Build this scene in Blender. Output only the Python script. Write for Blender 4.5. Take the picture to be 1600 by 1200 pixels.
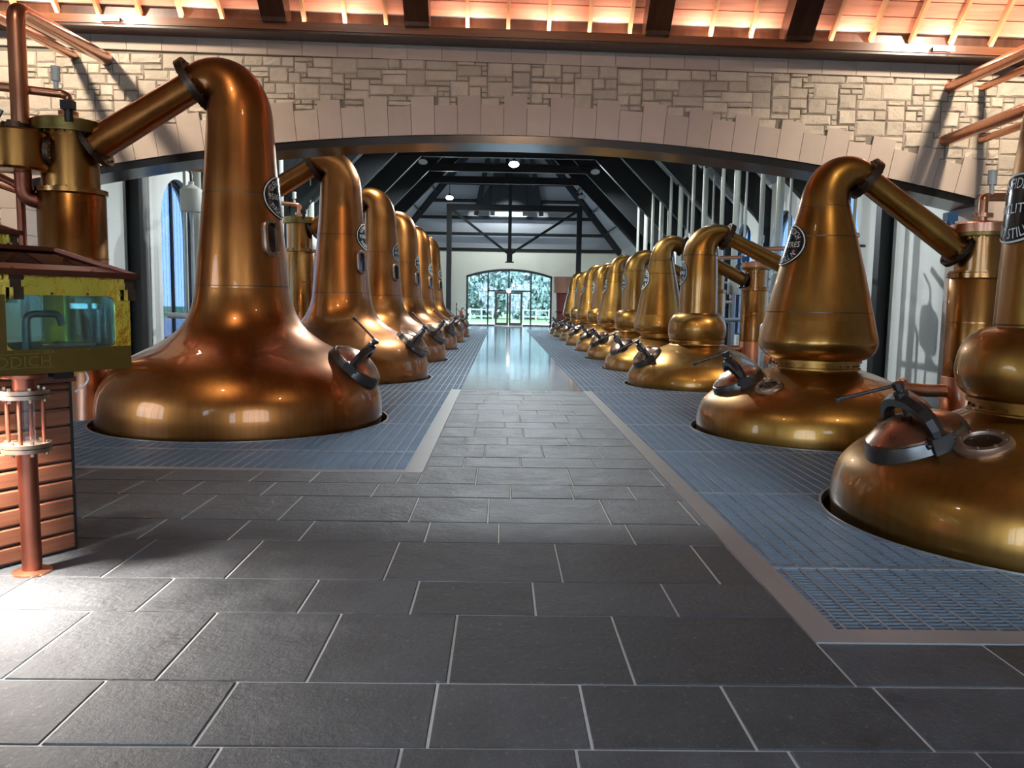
import bpy, bmesh, math, random
from mathutils import Vector, Matrix, Euler

for o in list(bpy.data.objects):
    bpy.data.objects.remove(o, do_unlink=True)
S = bpy.context.scene
COL = S.collection
PI = math.pi
rnd = random.Random(11)

# ------------------------------------------------------------------ camera
FPX = 1240.0
phi = math.atan(125.7 / FPX)
psi = math.atan(19.0 / FPX * math.cos(phi))
cam_d = bpy.data.cameras.new('camera')
cam_d.sensor_fit = 'HORIZONTAL'
cam_d.sensor_width = 36.0
cam_d.lens = FPX / 1600.0 * 36.0
cam_d.clip_end = 400
cam = bpy.data.objects.new('camera', cam_d)
COL.objects.link(cam)
cam.matrix_world = (Matrix.Translation((0, 0, 1.6)) @ Matrix.Rotation(-psi, 4, 'Z')
                    @ Matrix.Rotation(PI / 2 - phi, 4, 'X') @ Matrix.Rotation(0.016, 4, 'Z'))
S.camera = cam

# ------------------------------------------------------------------ world, light, exposure
S.view_settings.view_transform = 'Standard'
S.view_settings.look = 'None'
S.view_settings.exposure = 1.0
S.view_settings.gamma = 1.0
S.view_settings.use_curve_mapping = False

S.cycles.adaptive_threshold = 0.03
S.cycles.max_bounces = 6
S.cycles.diffuse_bounces = 3
S.cycles.glossy_bounces = 3
S.cycles.transmission_bounces = 4
S.cycles.transparent_max_bounces = 10
S.cycles.caustics_reflective = False
S.cycles.caustics_refractive = False

W = bpy.data.worlds.new('overcast_sky')
S.world = W
W.use_nodes = True
wn = W.node_tree.nodes
bg = wn['Background']
bg.inputs[0].default_value = (0.66, 0.81, 1.0, 1)
bg.inputs[1].default_value = 5.0

def lamp(name, kind, loc, target, power, color, size=0.2, angle=70, blend=0.5):
    d = bpy.data.lights.new(name, kind)
    d.energy = power
    d.color = color
    if kind == 'SPOT':
        d.spot_size = math.radians(angle); d.spot_blend = blend; d.shadow_soft_size = size
    elif kind == 'AREA':
        d.shape = 'RECTANGLE'
        d.size, d.size_y = size if isinstance(size, tuple) else (size, size)
    else:
        d.shadow_soft_size = size
    o = bpy.data.objects.new(name, d)
    COL.objects.link(o)
    o.location = loc
    if target is not None:
        v = Vector(target) - Vector(loc)
        o.rotation_euler = v.to_track_quat('-Z', 'Y').to_euler()
    return o

WARM = (1.0, 0.80, 0.55)
COOL = (0.86, 0.95, 1.0)
# floods high under the timber roof of the front hall, then one added fill
lamp('flood_and_fill_light', 'SPOT', (-7.45, 10.5, 6.9), (-7.0, 14.2, 4.3), 560, (1.0, 0.88, 0.70), 0.16, 100, 0.75)
lamp('flood_and_fill_light', 'SPOT', (8.1, 10.5, 6.9), (7.8, 14.2, 4.2), 560, (1.0, 0.88, 0.70), 0.16, 100, 0.75)
lamp('flood_and_fill_light', 'SPOT', (-4.0, 4.0, 9.5), (-3.0, 10.2, 1.0), 300, (1.0, 0.90, 0.76), 0.15, 75, 0.6)
lamp('flood_and_fill_light', 'SPOT', (5.0, 3.0, 9.5), (4.2, 9.0, 1.0), 300, (1.0, 0.90, 0.76), 0.15, 75, 0.6)
lamp('flood_and_fill_light', 'SPOT', (-6.2, 3.0, 5.5), (-2.6, 3.4, 0.0), 300, (1.0, 0.97, 0.92), 0.2, 62, 0.8)
lamp('flood_and_fill_light', 'SPOT', (0.5, 3.0, 7.3), (0.2, 13.9, 5.2), 360, (1.0, 0.66, 0.44), 0.3, 62, 0.8)  # added fill that warms the middle of the stone wall, no fitting there
# ceiling floods of the still hall beyond the arch, then one added light
for (x, y, z, tx, ty, p) in ((0.45, 21.0, 7.3, 0.2, 9.0, 1000), (-3.4, 21.4, 8.2, -4.5, 24, 900), (4.4, 21.4, 8.2, 5.0, 23, 900),
                             (-3.4, 29.4, 8.2, -4.5, 31, 900), (4.4, 29.4, 8.2, 5.2, 30.5, 900),
                             (-3.4, 37.4, 8.0, -4.5, 39, 800), (4.3, 37.4, 8.0, 5.2, 39, 800), (0.5, 52.6, 8.0, 0.5, 60, 420)):  # last entry is added to brighten the far end wall, no lamp hangs there
    lamp('hall_light', 'SPOT', (x, y, z), (tx, ty, 0.0), p*1.35, COOL, 0.12, 140, 0.5)

# ------------------------------------------------------------------ helpers
class MB:
    def __init__(self):
        self.v = []; self.f = []
    def add(self, vs, fs, M=None):
        n = len(self.v)
        if M is not None:
            vs = [M @ Vector(p) for p in vs]
        self.v += [tuple(p) for p in vs]
        self.f += [tuple(i + n for i in f) for f in fs]
        return self
    def box(self, x0, x1, y0, y1, z0, z1, M=None):
        vs = [(x0,y0,z0),(x1,y0,z0),(x1,y1,z0),(x0,y1,z0),(x0,y0,z1),(x1,y0,z1),(x1,y1,z1),(x0,y1,z1)]
        return self.add(vs, [(3,2,1,0),(4,5,6,7),(0,1,5,4),(1,2,6,5),(2,3,7,6),(3,0,4,7)], M)
    def bar(self, a, b, w, h, up=(0,0,1)):
        """rectangular bar from a to b, w wide, h tall"""
        a = Vector(a); b = Vector(b); d = b - a; L = d.length; d.normalize()
        u = Vector(up); s = d.cross(u)
        if s.length < 1e-5:
            u = Vector((0,1,0)); s = d.cross(u)
        s.normalize(); u = s.cross(d)
        M = Matrix(((s.x,d.x,u.x,a.x),(s.y,d.y,u.y,a.y),(s.z,d.z,u.z,a.z),(0,0,0,1)))
        return self.box(-w/2, w/2, 0, L, -h/2, h/2, M)
    def lathe(self, prof, seg=48, M=None, cap=True):
        vs = []; fs = []
        n = len(prof)
        for r, z in prof:
            for k in range(seg):
                a = 2*PI*k/seg
                vs.append((r*math.cos(a), r*math.sin(a), z))
        for i in range(n-1):
            for k in range(seg):
                k2 = (k+1) % seg
                fs.append((i*seg+k, i*seg+k2, (i+1)*seg+k2, (i+1)*seg+k))
        if cap:
            if prof[0][0] > 1e-4: fs.append(tuple(range(seg))[::-1])
            if prof[-1][0] > 1e-4: fs.append(tuple((n-1)*seg+k for k in range(seg)))
        return self.add(vs, fs, M)
    def tube(self, pts, rad, seg=16, cap=True, M=None):
        pts = [Vector(p) for p in pts]
        n = len(pts)
        if not hasattr(rad, '__len__'): rad = [rad]*n
        tan = []
        for i in range(n):
            t = pts[min(i+1, n-1)] - pts[max(i-1, 0)]
            tan.append(t.normalized())
        ref = Vector((0,1,0))
        if abs(tan[0].dot(ref)) > 0.9: ref = Vector((1,0,0))
        nrm = (ref - tan[0]*ref.dot(tan[0])).normalized()
        vs = []; fs = []
        for i in range(n):
            nrm = (nrm - tan[i]*nrm.dot(tan[i])).normalized()
            bi = tan[i].cross(nrm)
            for k in range(seg):
                a = 2*PI*k/seg
                vs.append(pts[i] + (nrm*math.cos(a) + bi*math.sin(a))*rad[i])
        for i in range(n-1):
            for k in range(seg):
                k2 = (k+1) % seg
                fs.append((i*seg+k, i*seg+k2, (i+1)*seg+k2, (i+1)*seg+k))
        if cap:
            fs.append(tuple(range(seg))[::-1]); fs.append(tuple((n-1)*seg+k for k in range(seg)))
        return self.add(vs, fs, M)
    def cyl(self, a, b, r, seg=16, M=None):
        return self.tube([a, b], r, seg, True, M)
    def disc(self, a, axis, r, t, seg=24):
        a = Vector(a); d = Vector(axis).normalized()
        return self.tube([a - d*t/2, a + d*t/2], r, seg)
    def build(self, name, mat, parent=None, smooth=False, angle=35):
        me = bpy.data.meshes.new(name)
        me.from_pydata(self.v, [], self.f)
        me.update()
        bm = bmesh.new(); bm.from_mesh(me)
        bmesh.ops.recalc_face_normals(bm, faces=bm.faces)
        bm.to_mesh(me); bm.free()
        if smooth:
            for p in me.polygons: p.use_smooth = True
            me.set_sharp_from_angle(angle=math.radians(angle))
        if mat is not None: me.materials.append(mat)
        o = bpy.data.objects.new(name, me)
        COL.objects.link(o)
        if parent is not None: o.parent = parent
        return o

def align(loc, zdir, xhint=(1,0,0)):
    """matrix whose local z is zdir at loc"""
    z = Vector(zdir).normalized(); x = Vector(xhint)
    x = (x - z*x.dot(z)).normalized(); y = z.cross(x)
    return Matrix(((x.x,y.x,z.x,loc[0]),(x.y,y.y,z.y,loc[1]),(x.z,y.z,z.z,loc[2]),(0,0,0,1)))

def empty(name, loc=(0,0,0), rz=0, parent=None):
    o = bpy.data.objects.new(name, None)
    o.empty_display_size = 0.2
    COL.objects.link(o)
    o.location = loc; o.rotation_euler = (0,0,rz)
    if parent is not None: o.parent = parent
    return o

def tag(o, label, cat, group=None):
    o['label'] = label; o['category'] = cat
    if group: o['group'] = group
    return o

def struct(o):
    o['kind'] = 'structure'
    return o

def stuff(o):
    o['kind'] = 'stuff'
    return o

def copy_tree(o, parent=None):
    c = o.copy(); COL.objects.link(c)
    if parent is not None: c.parent = parent
    for ch in list(o.children):
        copy_tree(ch, c)
    return c

def spline(pts, n=6):
    """Catmull-Rom through tuples"""
    out = []
    N = len(pts)
    for i in range(N-1):
        p0 = pts[max(i-1,0)]; p1 = pts[i]; p2 = pts[i+1]; p3 = pts[min(i+2,N-1)]
        for k in range(n):
            t = k/n
            out.append(tuple(0.5*((2*b)+(-a+c)*t+(2*a-5*b+4*c-d)*t*t+(-a+3*b-3*c+d)*t**3) for a,b,c,d in zip(p0,p1,p2,p3)))
    out.append(tuple(pts[-1]))
    return out

def round_path(pts, r=0.15, n=6):
    """polyline with rounded corners"""
    pts = [Vector(p) for p in pts]
    out = [pts[0]]
    for i in range(1, len(pts)-1):
        a = (pts[i-1]-pts[i]); b = (pts[i+1]-pts[i])
        rr = min(r, a.length*0.49, b.length*0.49)
        p0 = pts[i]+a.normalized()*rr; p2 = pts[i]+b.normalized()*rr
        for k in range(n+1):
            t = k/n
            out.append(p0*(1-t)**2 + pts[i]*2*t*(1-t) + p2*t*t)
    out.append(pts[-1])
    return out

# ------------------------------------------------------------------ materials
def new_mat(name):
    m = bpy.data.materials.new(name); m.use_nodes = True
    nt = m.node_tree
    return m, nt, nt.nodes, nt.links, nt.nodes['Principled BSDF']

def simple(name, col, rough=0.5, metal=0.0, var=0.12, scale=6.0, bump=0.0, bscale=40.0, emis=None, estr=0, coat=0.0, objrand=0.0, stretch=None):
    m, nt, N, L, P = new_mat(name)
    P.inputs['Roughness'].default_value = rough
    P.inputs['Metallic'].default_value = metal
    P.inputs['Coat Weight'].default_value = coat
    P.inputs['Coat Roughness'].default_value = 0.08
    tc = N.new('ShaderNodeTexCoord')
    mp = N.new('ShaderNodeMapping'); L.new(tc.outputs['Object'], mp.inputs[0])
    if stretch: mp.inputs['Scale'].default_value = stretch
    nz = N.new('ShaderNodeTexNoise'); nz.inputs['Scale'].default_value = scale; nz.inputs['Detail'].default_value = 5
    L.new(mp.outputs[0], nz.inputs['Vector'])
    mx = N.new('ShaderNodeMix'); mx.data_type = 'RGBA'
    mx.inputs[6].default_value = tuple(c*(1-var) for c in col)+(1,)
    mx.inputs[7].default_value = tuple(min(1,c*(1+var)) for c in col)+(1,)
    L.new(nz.outputs[0], mx.inputs[0])
    src = mx.outputs[2]
    if objrand > 0:
        oi = N.new('ShaderNodeObjectInfo')
        mr = N.new('ShaderNodeMapRange'); mr.inputs[3].default_value = 1-objrand; mr.inputs[4].default_value = 1+objrand
        L.new(oi.outputs['Random'], mr.inputs[0])
        hs = N.new('ShaderNodeHueSaturation'); L.new(mr.outputs[0], hs.inputs['Value']); L.new(src, hs.inputs['Color'])
        src = hs.outputs[0]
    L.new(src, P.inputs['Base Color'])
    if bump > 0:
        n2 = N.new('ShaderNodeTexNoise'); n2.inputs['Scale'].default_value = bscale; n2.inputs['Detail'].default_value = 6
        L.new(mp.outputs[0], n2.inputs['Vector'])
        b = N.new('ShaderNodeBump'); b.inputs['Strength'].default_value = bump; b.inputs['Distance'].default_value = 0.02
        L.new(n2.outputs[0], b.inputs['Height']); L.new(b.outputs[0], P.inputs['Normal'])
    if emis:
        P.inputs['Emission Color'].default_value = emis+(1,); P.inputs['Emission Strength'].default_value = estr
    return m

def copper(name, c1, c2, r1=0.30, r2=0.40, vscale=1.6):
    m, nt, N, L, P = new_mat(name)
    P.inputs['Metallic'].default_value = 1.0
    P.inputs['Coat Weight'].default_value = 0.6
    P.inputs['Coat Roughness'].default_value = 0.025
    P.inputs['Coat IOR'].default_value = 1.45
    tc = N.new('ShaderNodeTexCoord')
    oi = N.new('ShaderNodeObjectInfo')
    ad = N.new('ShaderNodeVectorMath'); ad.operation = 'ADD'
    sc = N.new('ShaderNodeMath'); sc.operation = 'MULTIPLY'; sc.inputs[1].default_value = 37.0
    L.new(oi.outputs['Random'], sc.inputs[0]); L.new(tc.outputs['Object'], ad.inputs[0]); L.new(sc.outputs[0], ad.inputs[1])
    n1 = N.new('ShaderNodeTexNoise'); n1.inputs['Scale'].default_value = vscale; n1.inputs['Detail'].default_value = 2; n1.inputs['Roughness'].default_value = 0.45
    L.new(ad.outputs[0], n1.inputs['Vector'])
    mp = N.new('ShaderNodeMapping'); mp.inputs['Scale'].default_value = (14, 14, 1.2); L.new(ad.outputs[0], mp.inputs[0])
    n2 = N.new('ShaderNodeTexNoise'); n2.inputs['Scale'].default_value = 1.5; n2.inputs['Detail'].default_value = 2
    L.new(mp.outputs[0], n2.inputs['Vector'])
    av = N.new('ShaderNodeMix'); av.data_type = 'FLOAT'; av.inputs[0].default_value = 0.35
    L.new(n1.outputs[0], av.inputs[2]); L.new(n2.outputs[0], av.inputs[3])
    cr = N.new('ShaderNodeValToRGB')
    cr.color_ramp.elements[0].position = 0.28; cr.color_ramp.elements[0].color = c1+(1,)
    cr.color_ramp.elements[1].position = 0.72; cr.color_ramp.elements[1].color = c2+(1,)
    L.new(av.outputs[0], cr.inputs[0]); L.new(cr.outputs[0], P.inputs['Base Color'])
    mr = N.new('ShaderNodeMapRange'); mr.inputs[1].default_value = 0.3; mr.inputs[2].default_value = 0.7
    mr.inputs[3].default_value = r1; mr.inputs[4].default_value = r2
    L.new(n1.outputs[0], mr.inputs[0]); L.new(mr.outputs[0], P.inputs['Roughness'])
    return m

def glass(name, tint=(1,1,1), refl=0.12, rough=0.0):
    m = bpy.data.materials.new(name); m.use_nodes = True
    nt = m.node_tree; N = nt.nodes; L = nt.links; N.clear()
    out = N.new('ShaderNodeOutputMaterial')
    tr = N.new('ShaderNodeBsdfTransparent'); tr.inputs[0].default_value = tint+(1,)
    gl = N.new('ShaderNodeBsdfGlossy'); gl.inputs['Roughness'].default_value = rough
    lw = N.new('ShaderNodeLayerWeight'); lw.inputs[0].default_value = 0.25
    mr = N.new('ShaderNodeMapRange'); mr.inputs[3].default_value = refl*0.4; mr.inputs[4].default_value = min(1, refl*5)
    L.new(lw.outputs['Fresnel'], mr.inputs[0])
    mx = N.new('ShaderNodeMixShader'); L.new(mr.outputs[0], mx.inputs[0]); L.new(tr.outputs[0], mx.inputs[1]); L.new(gl.outputs[0], mx.inputs[2])
    L.new(mx.outputs[0], out.inputs[0])
    return m

def slate(name):
    m, nt, N, L, P = new_mat(name)
    tc = N.new('ShaderNodeTexCoord'); oi = N.new('ShaderNodeObjectInfo')
    n1 = N.new('ShaderNodeTexNoise'); n1.inputs['Scale'].default_value = 3.0; n1.inputs['Detail'].default_value = 8; n1.inputs['Roughness'].default_value = 0.65
    L.new(tc.outputs['Object'], n1.inputs['Vector'])
    cr = N.new('ShaderNodeValToRGB')
    cr.color_ramp.elements[0].position = 0.3; cr.color_ramp.elements[0].color = (0.026,0.028,0.032,1)
    cr.color_ramp.elements[1].position = 0.75; cr.color_ramp.elements[1].color = (0.076,0.077,0.080,1)
    L.new(n1.outputs[0], cr.inputs[0])
    mr = N.new('ShaderNodeMapRange'); mr.inputs[3].default_value = 0.75; mr.inputs[4].default_value = 1.3
    L.new(oi.outputs['Random'], mr.inputs[0])
    hs = N.new('ShaderNodeHueSaturation'); L.new(cr.outputs[0], hs.inputs['Color']); L.new(mr.outputs[0], hs.inputs['Value'])
    nf = N.new('ShaderNodeTexNoise'); nf.inputs['Scale'].default_value = 34; nf.inputs['Detail'].default_value = 5; nf.inputs['Roughness'].default_value = 0.75
    L.new(tc.outputs['Object'], nf.inputs['Vector'])
    fr_ = N.new('ShaderNodeValToRGB'); fr_.color_ramp.elements[0].position = 0.58; fr_.color_ramp.elements[0].color = (0,0,0,1)
    fr_.color_ramp.elements[1].position = 0.74; fr_.color_ramp.elements[1].color = (1,1,1,1)
    L.new(nf.outputs[0], fr_.inputs[0])
    fm = N.new('ShaderNodeMix'); fm.data_type = 'RGBA'; fm.inputs[7].default_value = (0.20,0.20,0.20,1)
    L.new(fr_.outputs[0], fm.inputs[0]); L.new(hs.outputs[0], fm.inputs[6])
    L.new(fm.outputs[2], P.inputs['Base Color'])
    # riven flecks in relief
    n2 = N.new('ShaderNodeTexNoise'); n2.inputs['Scale'].default_value = 26; n2.inputs['Detail'].default_value = 8; n2.inputs['Roughness'].default_value = 0.7
    L.new(tc.outputs['Object'], n2.inputs['Vector'])
    n3 = N.new('ShaderNodeTexNoise'); n3.inputs['Scale'].default_value = 5; n3.inputs['Detail'].default_value = 3
    L.new(tc.outputs['Object'], n3.inputs['Vector'])
    ad = N.new('ShaderNodeMath'); ad.operation = 'MULTIPLY_ADD'; ad.inputs[1].default_value = 1.6
    L.new(n3.outputs[0], ad.inputs[0]); L.new(n2.outputs[0], ad.inputs[2])
    b = N.new('ShaderNodeBump'); b.inputs['Strength'].default_value = 0.7; b.inputs['Distance'].default_value = 0.02
    L.new(ad.outputs[0], b.inputs['Height']); L.new(b.outputs[0], P.inputs['Normal'])
    r = N.new('ShaderNodeMapRange'); r.inputs[1].default_value = 0.3; r.inputs[2].default_value = 0.7; r.inputs[3].default_value = 0.40; r.inputs[4].default_value = 0.6
    L.new(n1.outputs[0], r.inputs[0]); L.new(r.outputs[0], P.inputs['Roughness'])
    return m

def wood(name, c1, c2, rough=0.4, axis_scale=(1,14,14), objrand=0.15):
    m, nt, N, L, P = new_mat(name)
    tc = N.new('ShaderNodeTexCoord'); mp = N.new('ShaderNodeMapping'); mp.inputs['Scale'].default_value = axis_scale
    L.new(tc.outputs['Object'], mp.inputs[0])
    n1 = N.new('ShaderNodeTexNoise'); n1.inputs['Scale'].default_value = 2.0; n1.inputs['Detail'].default_value = 6
    L.new(mp.outputs[0], n1.inputs['Vector'])
    cr = N.new('ShaderNodeValToRGB')
    cr.color_ramp.elements[0].position = 0.3; cr.color_ramp.elements[0].color = c1+(1,)
    cr.color_ramp.elements[1].position = 0.72; cr.color_ramp.elements[1].color = c2+(1,)
    L.new(n1.outputs[0], cr.inputs[0])
    oi = N.new('ShaderNodeObjectInfo'); mr = N.new('ShaderNodeMapRange'); mr.inputs[3].default_value = 1-objrand; mr.inputs[4].default_value = 1+objrand
    L.new(oi.outputs['Random'], mr.inputs[0])
    hs = N.new('ShaderNodeHueSaturation'); L.new(cr.outputs[0], hs.inputs['Color']); L.new(mr.outputs[0], hs.inputs['Value'])
    L.new(hs.outputs[0], P.inputs['Base Color']); P.inputs['Roughness'].default_value = rough
    return m

def blockwall(name, col):
    m, nt, N, L, P = new_mat(name)
    P.inputs['Base Color'].default_value = col+(1,); P.inputs['Roughness'].default_value = 0.6
    tc = N.new('ShaderNodeTexCoord'); sx = N.new('ShaderNodeSeparateXYZ'); L.new(tc.outputs['Object'], sx.inputs[0])
    cm = N.new('ShaderNodeCombineXYZ')
    ad = N.new('ShaderNodeMath'); L.new(sx.outputs[0], ad.inputs[0]); L.new(sx.outputs[1], ad.inputs[1])
    L.new(ad.outputs[0], cm.inputs[0]); L.new(sx.outputs[2], cm.inputs[1])
    bk = N.new('ShaderNodeTexBrick'); bk.inputs['Scale'].default_value = 1.0
    bk.inputs['Brick Width'].default_value = 0.45; bk.inputs['Row Height'].default_value = 0.225; bk.inputs['Mortar Size'].default_value = 0.008
    L.new(cm.outputs[0], bk.inputs['Vector'])
    b = N.new('ShaderNodeBump'); b.inputs['Strength'].default_value = 0.35; b.inputs['Distance'].default_value = 0.01; b.invert = True
    L.new(bk.outputs['Fac'], b.inputs['Height']); L.new(b.outputs[0], P.inputs['Normal'])
    return m

M = {}
M['copper_red'] = copper('copper_red', (0.27,0.082,0.018), (0.42,0.165,0.040))
M['copper_gold'] = copper('copper_gold', (0.29,0.125,0.024), (0.44,0.228,0.052))
M['copper_plain'] = copper('copper_plain', (0.50,0.20,0.10), (0.72,0.34,0.20), 0.25, 0.4)
M['copper_cond'] = copper('copper_cond', (0.26,0.105,0.025), (0.40,0.18,0.045), 0.22, 0.36)
M['copper_dull'] = simple('copper_dull', (0.27,0.085,0.05), 0.45, 1.0, 0.2)
M['bronze_dark'] = simple('bronze_dark', (0.10,0.065,0.045), 0.38, 0.9, 0.35, 9)
M['bronze_light'] = simple('bronze_light', (0.30,0.20,0.14), 0.38, 0.9, 0.25, 8)
M['iron_dark'] = simple('iron_dark', (0.055,0.048,0.045), 0.42, 0.8, 0.3, 12)
M['gunmetal'] = simple('gunmetal', (0.13,0.12,0.112), 0.35, 0.9, 0.35, 10)
M['lid_copper'] = copper('lid_copper', (0.38,0.20,0.13), (0.58,0.36,0.25), 0.2, 0.38, 5)
M['brass'] = simple('brass', (0.86,0.70,0.12), 0.14, 1.0, 0.18, 5, 0.5, 9)
M['brass_dull'] = simple('brass_dull', (0.24,0.165,0.05), 0.35, 1.0, 0.2, 5, 0.15, 12)
M['black_plate'] = simple('black_plate', (0.010,0.010,0.011), 0.18, 0, 0.1)
M['white_letter'] = simple('white_letter', (0.78,0.77,0.72), 0.4, 0, 0.03)
M['black_steel'] = simple('black_steel', (0.012,0.014,0.015), 0.45, 0.0, 0.2)
M['steel_band'] = simple('steel_band', (0.055,0.055,0.055), 0.25, 0.9, 0.15)
M['grate'] = simple('grate', (0.24,0.285,0.33), 0.42, 0.6, 0.2, 3)
M['grate_rim'] = simple('grate_rim', (0.36,0.41,0.46), 0.35, 0.6, 0.1)
M['frame_strip'] = simple('frame_strip', (0.30,0.29,0.28), 0.42, 0.35, 0.1, 3)
M['pit'] = simple('pit', (0.02,0.02,0.022), 0.9)
M['slate'] = slate('slate')
M['grout'] = simple('grout', (0.58,0.56,0.52), 0.8, 0, 0.1, 20)
M['polished'] = simple('polished', (0.25,0.29,0.35), 0.10, 0, 0.08, 1.2, 0.03, 5)
M['stone'] = simple('stone', (0.60,0.49,0.39), 0.85, 0, 0.2, 5, 0.6, 22, objrand=0.14)
M['ashlar'] = simple('ashlar', (0.58,0.45,0.37), 0.8, 0, 0.08, 5, 0.12, 60, objrand=0.07)
M['mortar'] = simple('mortar', (0.24,0.20,0.16), 0.95, 0, 0.2, 20)
M['cream_wall'] = blockwall('cream_wall', (0.86,0.85,0.78))
M['cream_plain'] = simple('cream_plain', (0.78,0.77,0.63), 0.7, 0, 0.04)
M['roof_panel'] = simple('roof_panel', (0.62,0.64,0.66), 0.55, 0, 0.05, 4)
M['board'] = wood('board', (0.46,0.18,0.11), (0.62,0.28,0.18), 0.42, (0.6,10,10))
M['batten'] = wood('batten', (0.45,0.20,0.09), (0.66,0.36,0.18), 0.45, (10,0.8,0.8))
M['beam'] = wood('beam', (0.045,0.017,0.009), (0.085,0.032,0.016), 0.3, (8,1,1))
M['ledge'] = wood('ledge', (0.20,0.065,0.028), (0.33,0.12,0.05), 0.28, (0.5,10,10), 0.05)
M['clad'] = wood('clad', (0.13,0.040,0.020), (0.21,0.078,0.04), 0.38, (1.2,1.2,16))
M['black_trim'] = simple('black_trim', (0.012,0.011,0.010), 0.5)
M['pipe_cream'] = simple('pipe_cream', (0.62,0.62,0.54), 0.35, 0.1, 0.06)
M['pipe_grey'] = simple('pipe_grey', (0.52,0.56,0.60), 0.3, 0.3, 0.06)
M['tank_white'] = simple('tank_white', (0.66,0.66,0.60), 0.4, 0, 0.05)
M['red_paint'] = simple('red_paint', (0.42,0.02,0.02), 0.35)
M['blue_paint'] = simple('blue_paint', (0.08,0.20,0.40), 0.35)
M['glass_clear'] = glass('glass_clear', (0.93,0.97,1.0), 0.10)
M['glass_dark'] = simple('glass_dark', (0.012,0.008,0.006), 0.06, 0, 0.1)
M['glass_teal'] = glass('glass_teal', (0.68,0.86,0.86), 0.16)
M['frame_dark'] = simple('frame_dark', (0.025,0.024,0.026), 0.4)
M['door_brown'] = simple('door_brown', (0.11,0.085,0.075), 0.4)
M['grass'] = simple('grass', (0.10,0.22,0.05), 0.9, 0, 0.35, 0.8, 0.4, 8)
M['paving'] = simple('paving', (0.36,0.35,0.34), 0.8, 0, 0.15, 3)
M['glass_blue'] = glass('glass_blue', (0.33,0.41,0.52), 0.10)
M['leaf'] = simple('leaf', (0.25,0.35,0.33), 0.7, 0, 0.5, 1.2, objrand=0.3)
M['bark'] = simple('bark', (0.10,0.07,0.05), 0.9, 0, 0.3, 8)
M['fence'] = simple('fence', (0.30,0.31,0.29), 0.7)
M['lamp_glow'] = simple('lamp_glow', (1,1,1), 0.5, emis=(0.92,0.97,1.0), estr=60)
M['lamp_glow_warm'] = simple('lamp_glow_warm', (1,1,1), 0.5, emis=(1.0,0.95,0.88), estr=30)
M['lamp_glow_dim'] = simple('lamp_glow_dim', (1,1,1), 0.5, emis=(1,1,0.95), estr=3)
M['yellow_tag'] = simple('yellow_tag', (0.65,0.45,0.04), 0.5)
M['vat_wood'] = wood('vat_wood', (0.30,0.13,0.075), (0.45,0.22,0.13), 0.45, (10,10,0.6), 0.03)
M['vat_red'] = wood('vat_red', (0.12,0.022,0.014), (0.20,0.04,0.025), 0.4, (10,10,0.6), 0.03)

# ================================================================== SETTING
CX0, CX1 = -0.72, 1.54          # walkway between the gratings
YL, YR, YS = 7.38, 3.65, 14.62  # front edges of the left / right grating, end of the slate
YW0, YW1 = 13.9, 14.65          # stone wall
HL, HR = -8.0, 8.45             # side walls of the still hall
HC = (HL + HR) / 2; HW = (HR - HL) / 2
EAVE = 5.1; YF = 57.0; FE = 5.4
PIT = -1.25

def tz(x):                       # the timber eaves run a touch out of level
    return -0.0145 * x

def zarch(x):                    # intrados of the big segmental arch
    R = 37.0
    return 4.45 - (R - math.sqrt(R*R - x*x))

def prism(mb, axis, u0, u1, b0, b1, t0, t1, c0, c1):
    """slice of wall between u0..u1, bottom b0->b1, top t0->t1, thickness c0..c1"""
    q = [(u0,b0),(u1,b1),(u1,t1),(u0,t0)]
    if axis == 'x':
        vs = [(u,c0,v) for u,v in q] + [(u,c1,v) for u,v in q]
    else:
        vs = [(c0,u,v) for u,v in q] + [(c1,u,v) for u,v in q]
    mb.add(vs, [(0,1,2,3),(7,6,5,4),(0,4,5,1),(1,5,6,2),(2,6,7,3),(3,7,4,0)])

def wall(name, mat, axis, u0, u1, v0, v1, c0, c1, openings):
    mb = MB(); cur = u0
    for (a, b, sill, head) in sorted(openings, key=lambda t: t[0]):
        if a > cur: prism(mb, axis, cur, a, v0, v0, v1, v1, c0, c1)
        if sill > v0: prism(mb, axis, a, b, v0, v0, sill, sill, c0, c1)
        n = 24 if b - a < 8 else 60
        for k in range(n):
            p = a + (b-a)*k/n; q = a + (b-a)*(k+1)/n
            prism(mb, axis, p, q, head(p), head(q), v1, v1, c0, c1)
        cur = b
    if cur < u1: prism(mb, axis, cur, u1, v0, v0, v1, v1, c0, c1)
    return struct(mb.build(name, mat))

def round_head(a, b, spring, rise):
    m = (a+b)/2; h = (b-a)/2
    return lambda u: spring + rise*math.sqrt(max(0, 1-((u-m)/h)**2))

def seg_head(a, b, spring, rise):
    m = (a+b)/2; h = (b-a)/2; R = (h*h+rise*rise)/(2*rise)
    return lambda u: spring + rise - (R - math.sqrt(max(0, R*R-(u-m)**2)))

# ---- ground, pit, floor slabs
mb = MB(); mb.box(-11.4, 11.4, -4, 60, PIT-0.2, PIT)
struct(mb.build('floor_pit', M['pit']))
mb = MB()
mb.box(-11.2, 11.2, -3.7, YR, PIT, -0.006)
mb.box(-11.2, CX1, YR, YL, PIT, -0.006)
mb.box(CX0, CX1, YL, YS, PIT, -0.006)
floor = struct(mb.build('floor', M['grout']))

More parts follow.
